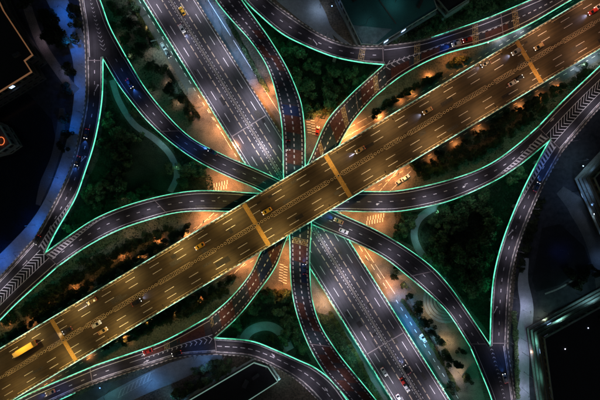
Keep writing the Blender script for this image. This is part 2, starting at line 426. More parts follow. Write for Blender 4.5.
chevrons(CE, mk['CE']['chevron_marking'], 8, CE.L-3, lambda s: .52-.1*s/CE.L, lambda s: .58, 2.0, .3, 1)
def ladder(r, m_, s0, s1, side, w0, w1, pitch=1.9, wd=.95, sl=.9):
    s = s0
    while s < s1:
        t = (s-s0)/(s1-s0); ww = w0*(1-t)+w1*t
        if ww > .3:
            q = [r.po(s, side, .7, .008), r.po(s+wd, side, .7, .008), r.po(min(r.L, s+wd+sl), side, .7+ww, .008), r.po(min(r.L, s+sl), side, .7+ww, .008)]
            m_.poly(up(q), 0)
        s += pitch
    n = 12
    for i in range(n):
        a, b = s0+(s1-s0)*i/n, s0+(s1-s0)*(i+1)/n; wa, wb = w0+(w1-w0)*i/n, w0+(w1-w0)*(i+1)/n
        m_.poly(up([r.po(a, side, .7+wa, .010), r.po(b, side, .7+wb, .010), r.po(b, side, .95+wb, .010), r.po(a, side, .95+wa, .010)]), 0)
ladder(D, mk['D']['stripe_marking'], .5, 34, 0, 3.2, .2)
ladder(D, mk['D']['stripe_marking'], D.L-34, D.L-1, 1, .2, 3.6, sl=-.9)
ladder(E, mk['E']['stripe_marking'], E.L-32, E.L-1, 1, .2, 3.4, sl=-.9)
ladder(F, mk['F']['stripe_marking'], .5, 34, 0, 3.6, .3)
# slanting merge arrows
def arrow(r, k, px, py, ang, ln=4.5, u=.5):
    s = r.s_at(px, py); z = r.pt(s, .5)[2]; c = P(px, py, z); d = Vector((math.cos(ang), math.sin(ang), 0)); n = Vector((-d.y, d.x, 0)); up_ = Vector((0, 0, .013))
    a, b = c-d*ln/2+up_, c+d*ln/2+up_
    q_ = MB(); q_.poly([a-n*.18, b-d*1.45-n*.18, b-d*1.45+n*.18, a+n*.18])
    q_.poly([b-d*1.5-n*.55, b, b-d*1.5+n*.55]); q_.build('direction_arrow', WHITE, roots[k])
for a in ((E, 'E', 97, 87, 1.1), (E, 'E', 84, 158, .85), (C, 'C', 203, 147, -.5), (D, 'D', 222, 196, .45), (D, 'D', 375, 205, .35), (F, 'F', 511, 232, .85), (D, 'D', 462, 188, .6), (H, 'H', 316, 43, -.9),
          (LM, 'LM', 263, 30, -.9), (F, 'F', 496, 309, 1.1), (G, 'G', 272, 354, -.8), (G, 'G', 325, 388, -.9), (KG, 'KG', 142, 356, .45), (KG, 'KG', 145, 362, .45), (DE, 'DE', 26, 262, .8), (DE, 'DE', 47, 271, .7), (DF, 'DF', 567, 140, .9), (DF, 'DF', 551, 121, .8)):
    arrow(*a)
for k, dd_ in mk.items():
    for nm_, m_ in dd_.items():
        if m_.v: m_.build(__import__('re').sub(r'_\d+$', '', nm_), MKM, roots[k])

# ---- coloured paving blocks on the two crossing ramps (sheets just over the deck)
def blocks(r, root, lst):
    for px, py, ln, u0, u1, m_ in lst:
        s = r.s_at(px, py); q = MB(); r.band(q, max(0, s-ln/2), min(r.L, s+ln/2), u0, u1, .004); q.build('paving_block', m_, root)
blocks(LM, roots['LM'], [(256, 33, 5, .5, .88, RED), (268, 52, 7, .12, .5, RED), (281, 58, 8, .5, .88, RED), (283, 74, 6, .12, .5, TEAL), (289, 84, 6, .5, .88, TEAL), (287, 95, 8, .12, .88, TEAL), (292, 110, 5, .12, .88, NAVY),
                         (293, 124, 8, .12, .88, RED), (294, 141, 7, .12, .88, TEAL), (294, 157, 7, .12, .88, RED), (295, 171, 6, .12, .88, TEAL),
                         (300, 232, 5, .12, .88, TEAL), (300, 251, 10, .12, .88, RED), (300, 272, 9, .12, .48, TEAL), (300, 272, 9, .52, .88, NAVY), (301, 291, 6, .12, .88, TEAL), (306, 312, 8, .12, .48, RED), (313, 322, 7, .52, .88, RED),
                         (318, 338, 7, .12, .88, TEAL), (331, 352, 9, .52, .88, RED), (331, 364, 9, .12, .48, RED), (346, 373, 9, .52, .88, RED), (350, 386, 7, .12, .48, RED), (362, 394, 6, .52, .88, RED)])
blocks(J, roots['J'], [(386, 76, 6, .12, .88, TEAL), (368, 90, 9, .12, .88, RED), (354, 105, 8, .12, .88, TEAL), (341, 124, 11, .12, .88, RED), (331, 142, 8, .12, .88, TEAL), (323, 158, 6, .12, .88, RED),
                       (273, 246, 10, .12, .88, RED), (264, 266, 9, .12, .88, NAVY), (254, 284, 8, .12, .88, RED), (240, 302, 9, .12, .88, TEAL), (228, 314, 9, .12, .88, RED), (213, 325, 7, .12, .48, TEAL)])
blocks(HJ, roots['HJ'], [(402, 66, 9, .62, .92, RED), (418, 58, 5, .58, .92, TEAL), (432, 53, 9, .55, .9, RED), (449, 46, 8, .55, .9, NAVY), (467, 41, 8, .55, .9, RED), (497, 28, 11, .55, .9, RED)])
blocks(KG, roots['KG'], [(196, 334, 8, .1, .45, RED), (184, 338, 8, .1, .42, RED), (172, 345, 7, .1, .42, TEAL), (153, 352, 10, .1, .45, RED)])
def hatch(r, root, px, py, u0, u1, ln=2.6):
    s = r.s_at(px, py)-ln/2; q = MB(); n = 5
    nz = max(3, int((u1-u0)*r.w(s)/.95))
    for o_ in (0, .8, 1.6, 2.4): r.band(q, s+o_, s+o_+.17, u0, u1, .012)
    for j in range(nz):
        ua, ub = u0+(u1-u0)*j/nz, u0+(u1-u0)*(j+1)/nz; t = .16/r.w(s)
        sa, sb = (s, s+2.5) if j % 2 else (s+2.5, s)
        q.poly(up([r.pt(sa, ua, .0135), r.pt(sb, ub, .0135), r.pt(sb, ub+t, .0135), r.pt(sa, ua+t, .0135)]))
    q.build('yellow_hatching', YELL, root)
for a in ((H, 'H', 362, 54, .08, .92), (HJ, 'HJ', 416, 50, .08, .46), (HJ, 'HJ', 419, 58, .56, .92), (HJ, 'HJ', 475, 33, .06, .92), (HJ, 'HJ', 515, 17, .06, .92), (J, 'J', 375, 83, .12, .9), (J, 'J', 346, 117, .12, .9), (J, 'J', 320, 152, .12, .5),
          (J, 'J', 209, 323, .1, .5), (KG, 'KG', 166, 348, .08, .45), (LM, 'LM', 300, 241, .1, .9)):
    hatch(a[0], roots[a[1]], *a[2:])
# amber expansion bands on the viaduct
for px, py in ((64, 339), (257, 225), (338, 177), (528, 59)):
    s = main.s_at(px, py+1); q = MB(); main.band(q, s-1.0, s+1.0, .015, .985, .014); q.build('expansion_band', OCHRE, roots['main'])
def joint(r, root, px, py, wd=.35):
    s = r.s_at(px, py); q = MB(); r.band(q, s-wd/2, s+wd/2, .05, .95, .015); q.build('expansion_joint', PINKJ, root)
for a in ((hwA, 'A', 249, 125, .45), (hwA, 'A', 386, 342, .45), (E, 'E', 94, 60), (C, 'C', 172, 130), (C, 'C', 424, 272), (D, 'D', 53, 262), (D, 'D', 544, 132), (DF, 'DF', 551, 141), (H, 'H', 383, 55), (HJ, 'HJ', 502, 24), (G, 'G', 216, 346), (KG, 'KG', 92, 377),
          (LM, 'LM', 318, 347), (C, 'C', 478, 345), (F, 'F', 498, 343), (D, 'D', 160, 205), (J, 'J', 358, 103)):
    joint(a[0], roots[a[1]], *a[2:])

def wear(r, root, n, seed):
    rr = random.Random(seed); q = MB()
    for i in range(n):
        s_ = rr.uniform(3, r.L-6); u = rr.uniform(.1, .85); ln = rr.uniform(1.5, 7); du = rr.uniform(.4, 2.6)/r.w(s_)
        if abs(u-.5) < .06: continue
        r.band(q, s_, s_+ln, u, min(.92, u+du), .0025+.0004*(i % 3), rr.randrange(2), 3)
    q.build('repair_patch', [PATCH_D, PATCH_L], root)['kind'] = 'stuff'
PATCH_D = mat('patch_dark', (.030, .028, .028), .8, .4, 2); PATCH_L = mat('patch_light', (.085, .078, .070), .85, .4, 2)
wear(main, roots['main'], 46, 1); wear(hwA, roots['A'], 34, 2)
for k_, n_ in (('C', 16), ('D', 16), ('E', 9), ('F', 9), ('G', 7), ('H', 8)): wear(RIBS[k_], roots[k_], n_, n_)
# ---- medians: chains of ring planters
def median(r, root, u, pitch, rad, name='planter_chain', fill=LEAF, ringm=CREAM):
    q = MB(); s = 1.0; seg = 8
    while s < r.L-1:
        c = Vector(r.pt(s, u, 0)); n = len(q.v)
        for rr, z in ((rad, .02), (rad, .55), (rad*.62, .55), (rad*.62, .35)):
            for i in range(seg):
                a = 2*math.pi*(i+.5)/seg; q.v.append((c.x+rr*math.cos(a), c.y+rr*math.sin(a), c.z+z))
        for l in range(3):
            for i in range(seg):
                j = (i+1) % seg; q.f.append((n+l*seg+i, n+l*seg+j, n+(l+1)*seg+j, n+(l+1)*seg+i)); q.m.append(0)
        q.f.append(tuple(n+3*seg+i for i in range(seg))); q.m.append(1)
        s += pitch
    o = q.build(name, [ringm, fill], root); o['kind'] = 'stuff'
median(main, roots['main'], .5, 1.7, .62, ringm=mat('planter_tan', (.50, .40, .27), .8, .2, 3))
median(hwA, roots['A'], .505, 1.25, .52, ringm=CONC_L)

# ------------------------------------------------------------------ ground and its sheets
def sheet(name, pts, z, m, px=True, hole=None):
    q = MB(); q.poly([(*(P(x, y, 0).xy if px else (x, y)), z) for x, y in pts][::-1])
    q.v = q.v; o = q.build(name, m)
    import bmesh
    bm = bmesh.new(); bm.from_mesh(o.data); bmesh.ops.triangulate(bm, faces=bm.faces[:], ngon_method='EAR_CLIP')
    for f in bm.faces:
        f.normal_update()
        if f.normal.z < 0: f.normal_flip()
    bm.to_mesh(o.data); bm.free()
    o['kind'] = 'structure'; return o
def strip(name, pts, wpx, z, m, kind='structure'):
    c = smooth(pts, 60); q = MB()
    d = np.gradient(c, axis=0); d /= np.linalg.norm(d, axis=1)[:, None]; nrm = np.c_[-d[:, 1], d[:, 0]]
    wv = np.interp(np.linspace(0, 1, 60), np.linspace(0, 1, len(wpx)), wpx) if isinstance(wpx, (list, tuple)) else np.full(60, wpx)
    a, b = c+nrm*wv[:, None]/2, c-nrm*wv[:, None]/2
    for i in range(59):
        q.poly(up([(*P(*a[i]).xy, z), (*P(*a[i+1]).xy, z), (*P(*b[i+1]).xy, z), (*P(*b[i]).xy, z)]))
    o = q.build(name, m); o['kind'] = kind; return o
q = MB(); q.poly([(-2500, -2500, 0), (2500, -2500, 0), (2500, 2500, 0), (-2500, 2500, 0)]); q.build('ground', LAND)['kind'] = 'structure'
# central interchange ground (bare soil) and paved crossing
sheet('verge', [(85, -40), (640, -40), (640, 40), (560, 150), (520, 230), (500, 440), (-40, 440), (-40, 300), (40, 260), (90, 150)], .004, SOIL)
z1 = .008
lo = lambda x: 349.3-.598*x
sheet('road', [(-60, lo(-60)-10), (660, lo(660)-10), (660, lo(660)+68), (-60, lo(-60)+68)], z1, GROAD)      # surface street beneath the viaduct
sheet('road', [(144-.622*60-13, -60), (196.5-.632*60+15, -60), (196.5+.632*460+15, 460), (144+.622*460-15, 460)], z1+.004, GROAD)
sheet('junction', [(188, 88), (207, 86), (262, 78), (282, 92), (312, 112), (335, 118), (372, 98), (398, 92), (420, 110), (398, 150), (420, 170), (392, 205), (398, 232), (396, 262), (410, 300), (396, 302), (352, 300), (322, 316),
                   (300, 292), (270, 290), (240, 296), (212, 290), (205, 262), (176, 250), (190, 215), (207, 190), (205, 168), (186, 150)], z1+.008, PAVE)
# far left blue road, land, dark river
sheet('water', [(-60, 60), (30, 95), (52, 120), (58, 150), (40, 210), (0, 262), (-60, 310)], .004, WATER)
strip('road', [(30, -60), (48, -20), (62, 10), (74, 35), (81, 60), (81, 95), (76, 130), (66, 165), (50, 205), (28, 238), (-10, 275), (-60, 320)], [16, 20, 18, 14, 13, 14, 18, 16, 15], z1+.012, PATHM)
strip('path', [(20, -20), (30, 15), (42, 45), (62, 75), (76, 92)], 9, z1+.016, PAVE)
# paths inside the loops
strip('path', [(112, 80), (119, 101), (134, 124), (156, 140), (171, 156), (177, 175), (170, 192)], 6, .024, PATHM)
strip('path', [(446, 203), (432, 209), (419, 219), (414, 234), (419, 250), (432, 266), (442, 282), (446, 300)], 7, .024, PATHM)
strip('path', [(240, 345), (250, 331), (266, 326), (280, 332), (290, 350)], 9, .024, PATHM)
# plaza east of the lower highway, with stepped half circle
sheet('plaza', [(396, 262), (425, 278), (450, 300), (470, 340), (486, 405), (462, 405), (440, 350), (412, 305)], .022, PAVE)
sheet('plaza', [(104, -30), (134, -30), (137, 12), (165, 62), (196, 118), (188, 128), (160, 100), (138, 62), (118, 30)], .022, SOIL)
sheet('plaza', [(262, -30), (300, -30), (338, 46), (300, 20), (276, 0)], .022, PATHM)
strip('path', [(300, -30), (322, 10), (331, 30), (352, 48)], 4, .026, PATHM)
# bottom: blue lit lane and car park
strip('road', [(80, 420), (110, 402), (150, 382), (190, 366), (222, 356)], [16, 18, 20, 12], z1+.012, PATHM)
sheet('car_park', [(60, 405), (100, 385), (150, 372), (165, 380), (100, 412)], z1+.004, GROAD)
# right side: pale lane beside the lower right building
strip('road', [(526, 258), (523, 282), (527, 310), (522, 350), (523, 420)], [6, 12, 14, 15, 14, 16], z1+.012, PATHM)
strip('path', [(62, 108), (60, 135), (54, 160), (43, 188), (38, 205)], [5, 9, 8, 10, 5], z1, CONC_D)
sheet('field', [(542, 228), (560, 224), (584, 246), (590, 262), (560, 285), (536, 292), (532, 280)], z1, mat('field_dark', (.012, .013, .016), .95, .4, .2))
strip('path', [(545, 294), (562, 287), (588, 271)], 1.6, z1+.004, CONC)
strip('road', [(560, 190), (578, 208), (592, 235), (600, 262), (604, 290), (600, 315)], [10, 20, 18, 17, 16, 14], z1+.008, GROAD)
# ground markings
gm = MB()
def gdash(p0, p1, n, fr=.45, wd=.3, mi=0):
    a, b = P(*p0), P(*p1); d = (b-a); L = d.length; d.normalize(); nn = Vector((-d.y, d.x, 0))
    for i in range(n):
        s = L*i/n; e = s+L/n*fr
        q = [a+d*s-nn*wd/2, a+d*e-nn*wd/2, a+d*e+nn*wd/2, a+d*s+nn*wd/2]
        gm.poly([(v.x, v.y, .036) for v in q], mi)
def off(x0, dx): return
for k_, (o1, m1) in enumerate(((-6, 0), (8.5, 1))):
    pass
gdash((139+0, 0), (139+.622*190, 190), 26)                       # left street by the grey highway
gdash((198+10, 0), (198+10+.632*120, 120), 3, .9, .25)
gdash((392+4, 300), (396+.632*110, 410), 15)
gdash((329, 300), (329+.622*100, 400), 4, .8, .25)
gdash((395, 294), (332, 200), 6, .9, .25, 0)
for dy in (-5, 62.5):
    gdash((-20, lo(-20)+dy), (620, lo(620)+dy), 90, .5, .28, 1)
for dx, n in ((0, 5), (7, 5)):
    gdash((208+dx, 108), (232+dx, 150), n, .6, .3); gdash((352+dx, 246), (382+dx, 292), n, .6, .3)
for a, b in (((205, 232), (232, 205)), ((345, 130), (392, 104)), ((345, 137), (372, 122)), ((385, 196), (412, 170)), ((378, 193), (398, 170)), ((222, 285), (246, 262)), ((190, 235), (215, 212))):
    gdash(a, b, 4, .85, .25)
def zebra(cx, cy, ang, n=6, bl=4.4, pitch=1.35, wd=.42):
    c = P(cx, cy); d = Vector((math.cos(ang), math.sin(ang), 0)); t = Vector((math.cos(ang+1.35), math.sin(ang+1.35), 0))
    for i in range(n):
        p = c+d*(i-(n-1)/2)*pitch
        for sgn in (0, 1):
            q0 = p+(t*bl/2)*(sgn-1)+d*(.35 if sgn else -.1); q1 = q0+t*bl/2*.92
            w_ = d*wd/2
            gm.poly([(v.x, v.y, .040) for v in up([q0-w_, q1-w_, q1+w_, q0+w_])])
zebra(311, 125, -1.45, 7); zebra(220, 186, .25, 6); zebra(375, 219, .2, 7); zebra(283, 274, 1.5, 7); zebra(182+250, 0+500, 0)
gm.build('road_markings', [WHITE, CREAM])['kind'] = 'structure'
# parking bays
pb = MB()
for i in range(8):
    a = P(118+i*4.2, 398-i*2.4); b = P(123+i*4.2, 388-i*2.4+0); pass
    d = (b-a).normalized(); n = Vector((-d.y, d.x, 0))*.07
    L = 4.6; e = a+Vector((.35, .93, 0)).normalized()*L; n = Vector((.93, -.35, 0))*.08
    pb.poly([(v.x, v.y, .030) for v in up([a-n, e-n, e+n, a+n])])
a, b = P(118, 398), P(152, 379)
for dd in (Vector((0, 0, 0)), Vector((.35, .93, 0)).normalized()*4.6):
    n = Vector((.05, .08, 0)); pb.poly([(v.x, v.y, .034) for v in up([a+dd-n, b+dd-n, b+dd+n, a+dd+n])])
pb.build('bay_markings', [WHITE])['kind'] = 'structure'

# stepped half circle (amphitheatre) beside the long ramp
amp = tag(empty('stepped_terrace', P(446, 300)), 'pale stepped half circle terrace tucked against the long ramp at lower right', 'terrace')
for i in range(6):
    q = MB(); r0 = 11.5-i*1.6; n = 22; z0 = .05+.22*i
    for j in range(n):
        a0, a1 = math.pi*.5+math.pi*1.1*j/n, math.pi*.5+math.pi*1.1*(j+1)/n
        o_ = [(r_*math.cos(a), r_*math.sin(a)) for r_, a in ((r0, a0), (r0, a1), (r0-1.25, a1), (r0-1.25, a0))]
        q.poly([(x, y, z0+.22) for x, y in up([(x, y, 0) for x, y in o_]) for x, y in [(x, y)]] if False else [(p[0], p[1], z0+.22) for p in up([(x, y, 0) for x, y in o_])])
        q.poly([(o_[0][0], o_[0][1], 0), (o_[1][0], o_[1][1], 0), (o_[1][0], o_[1][1], z0+.22), (o_[0][0], o_[0][1], z0+.22)])
    q.build('step', PATHM, amp)

# ------------------------------------------------------------------ street lamps
ORD = ['first', 'second', 'third', 'fourth', 'fifth', 'sixth', 'seventh', 'eighth', 'ninth', 'tenth', 'eleventh', 'twelfth', 'thirteenth', 'fourteenth', 'fifteenth', 'sixteenth', 'seventeenth', 'eighteenth', 'nineteenth', 'twentieth']
ORD += ['twenty '+o for o in ORD[:9]] + ['thirtieth'] + ['thirty '+o for o in ORD[:9]] + ['fortieth'] + ['forty '+o for o in ORD[:9]]
def lamp_meshes(h, arm):
    q = MB(); q.cyl((0, 0, 0), (0, 0, .5), .16, .14, 8); q.cyl((0, 0, .5), (0, 0, h-.5), .085, .055, 8)
    p = [(0, 0, h-.5), (arm*.3, 0, h-.08), (arm, 0, h)]
    q.cyl(p[0], p[1], .05, .045, 6); q.cyl(p[1], p[2], .045, .04, 6)
    pole = q.mesh('pole', POLE)
    q = MB(); q.box((arm+.3, 0, h+.02), (.85, .28, .13), 0, 0, .8); q.box((arm+.32, 0, h-.055), (.55, .2, .03), 0, 1)
    return pole, q.mesh('lamp_head', [POLE, emis('lamp_glass', (1, .8, .55), 2.5)])
LMESH = {}
LIGHTS = {}
def lamp(p, rz, h, arm, color, power, label, group, size=138, blend=.9):
    k = (h, arm)
    if k not in LMESH: LMESH[k] = lamp_meshes(h, arm)
    root = tag(empty('street_lamp', p, rz), label, 'street lamp', group)
    link('pole', LMESH[k][0], root); link('lamp_head', LMESH[k][1], root)
    lk = (color, power, size)
    if lk not in LIGHTS:
        l = bpy.data.lights.new('lamp_light', 'SPOT'); l.color = color; l.energy = power; l.spot_size = math.radians(size); l.spot_blend = blend; l.shadow_soft_size = .25
        LIGHTS[lk] = l
    o = bpy.data.objects.new('lamp_light', LIGHTS[lk]); col.objects.link(o); o.parent = root; o.location = (arm+.32, 0, h-.14)
    return root
AMBER = (1, .55, .16); ORANGE = (1, .50, .20); WARMW = (1, .78, .62); COOLW = (.80, .78, 1); LILAC = (.88, .80, 1.0); BLUE = (.05, .22, 1)
def row(r, side, s0, pitch, h, arm, color, power, phrase, group, alt=None, size=138, colf=None):  # posts added to light the decks; no such lamps are visible
    s = s0; n = 0
    while s < r.L-3:
        sd = side if alt is None else (n % 2)
        p = r.po(s, sd, .15, .8); q = r.po(s, sd, 5, .8); rz = math.atan2(q[1]-p[1], q[0]-p[0])
        if not blocked(p[0], p[1], r.pt(s, .5)[2]+.5, r.key, 1.5, above=True):
            c_, pw = color, power
            if colf:
                v = colf(r, s)
                if v: c_, pw = v
            lamp(p, rz, h, arm, c_, pw, '%s added lamp post from the %s' % (ORD[n], phrase), group, size)
            n += 1
        s += pitch
PW = 3.6
def maincol(r, s):
    x = r._i(r.c, s)[0]
    # the lamps turn from yellow in the middle to redder amber toward the right-hand end
    t = max(0, min(1, (x+20)/150)); u = max(0, min(1, (-x-60)/80))
    return (1, .68-.15*t, .23+.07*t), 700*PW*(1-.15*t)*(.85 if int(s/27) % 3 == 1 else 1.1)
row(main, 0, 6, 27, 9, 1.8, AMBER, 620*PW, 'lower left end of the amber viaduct, upper edge', 'lamp posts on the upper edge of the viaduct', colf=maincol, size=154)
row(main, 1, 19, 27, 9, 1.8, AMBER, 620*PW, 'lower left end of the amber viaduct, lower edge', 'lamp posts on the lower edge of the viaduct', colf=maincol, size=154)
row(hwA, 0, 8, 28, 9, 1.8, LILAC, 760*PW, 'top end of the grey highway, left edge', 'lamp posts on the left edge of the grey highway')
row(hwA, 1, 20, 28, 9, 1.8, LILAC, 760*PW, 'top end of the grey highway, right edge', 'lamp posts on the right edge of the grey highway')
def bluef(spots):  # turns added lamps blue in place of headlight glow on the ramps
    def f(r, s):
        for (px, py, pw, c_) in spots:
            if abs(r.s_at(px, py)-s) < 11: return c_, pw
    return f
BL = (.06, .25, 1)
RW = 225*PW
row(E, 0, 6, 22, 7, 1.6, LILAC, RW, 'top of the left curved ramp', 'lamp posts on the left curved ramp', colf=bluef([(85, 137, 260, BL), (73, 173, 260, BL)]))
row(C, 1, 14, 22, 7, 1.6, LILAC, RW, 'upper left fork along the long sweeping ramp', 'lamp posts on the long sweeping ramp', colf=bluef([(130, 84, 420, BL), (214, 158, 380, BL), (334, 220, 420, BL)]))
row(D, 1, 8, 22, 7, 1.6, LILAC, RW, 'lower left fork along the sideways S ramp', 'lamp posts on the sideways S ramp')
row(F, 1, 10, 22, 7, 1.6, LILAC, RW, 'upper right fork down the right curved ramp', 'lamp posts on the right curved ramp', colf=bluef([(540, 184, 420, BL)]))
row(H, 1, 6, 22, 7, 1.6, LILAC, RW*.8, 'top end of the ramp below the green roof', 'lamp posts on the ramp below the green roof')
row(HJ, 0, 6, 22, 7, 1.6, LILAC, RW*.7, 'fork along the ramp with yellow hatching', 'lamp posts on the ramp with yellow hatching', colf=bluef([(447, 42, 200, BL)]))
row(G, 1, 5, 22, 7, 1.6, LILAC, RW, 'left end of the arched bottom ramp', 'lamp posts on the arched bottom ramp')
row(KG, 1, 8, 22, 7, 1.6, LILAC, RW, 'bottom fork along the ramp toward the lower left corner', 'lamp posts on the ramp toward the lower left corner', colf=bluef([(185, 350, 300, BL), (65, 388, 420, BL)]))
row(LM, 0, 8, 22, 7, 1.6, LILAC, RW*.7, 'top end of the upright S ramp', 'lamp posts on the upright S ramp')
row(J, 0, 8, 22, 7, 1.6, WARMW, RW*.7, 'upper right fork down the ramp of red blocks', 'lamp posts on the ramp of red blocks')
row(DE, 0, 6, 22, 7, 1.6, LILAC, RW, 'fork along the lower left chevron ramp', 'lamp posts on the lower left chevron ramp')
row(DF, 1, 6, 22, 7, 1.6, LILAC, RW, 'fork along the upper right chevron ramp', 'lamp posts on the upper right chevron ramp')
row(CF, 1, 6, 22, 7, 1.6, LILAC, RW, 'fork down the lower right joined ramp', 'lamp posts on the lower right joined ramp', colf=bluef([(502, 375, 300, BL)]))
row(CE, 0, 6, 20, 7, 1.6, LILAC, RW, 'top of the upper left joined ramp', 'lamp posts on the upper left joined ramp')
for (px_, py_, pw_, lb_) in ((246, 128, 500, 'added median lamp post just above the joint of the upper grey highway'), (262, 150, 700, 'added median lamp post where the upper grey highway nears the viaduct'),  # posts added to brighten the highway near the crossing
                             (326, 246, 420, 'added median lamp post where the lower grey highway emerges'), (345, 278, 700, 'added median lamp post above the middle of the lower grey highway')):
    lamp(P(px_, py_, 6), 1.0, 6.2 if py_ in (150, 246) else 8, .6, LILAC, pw_*2.2, lb_, 'added median lamp posts of the grey highway', 158)
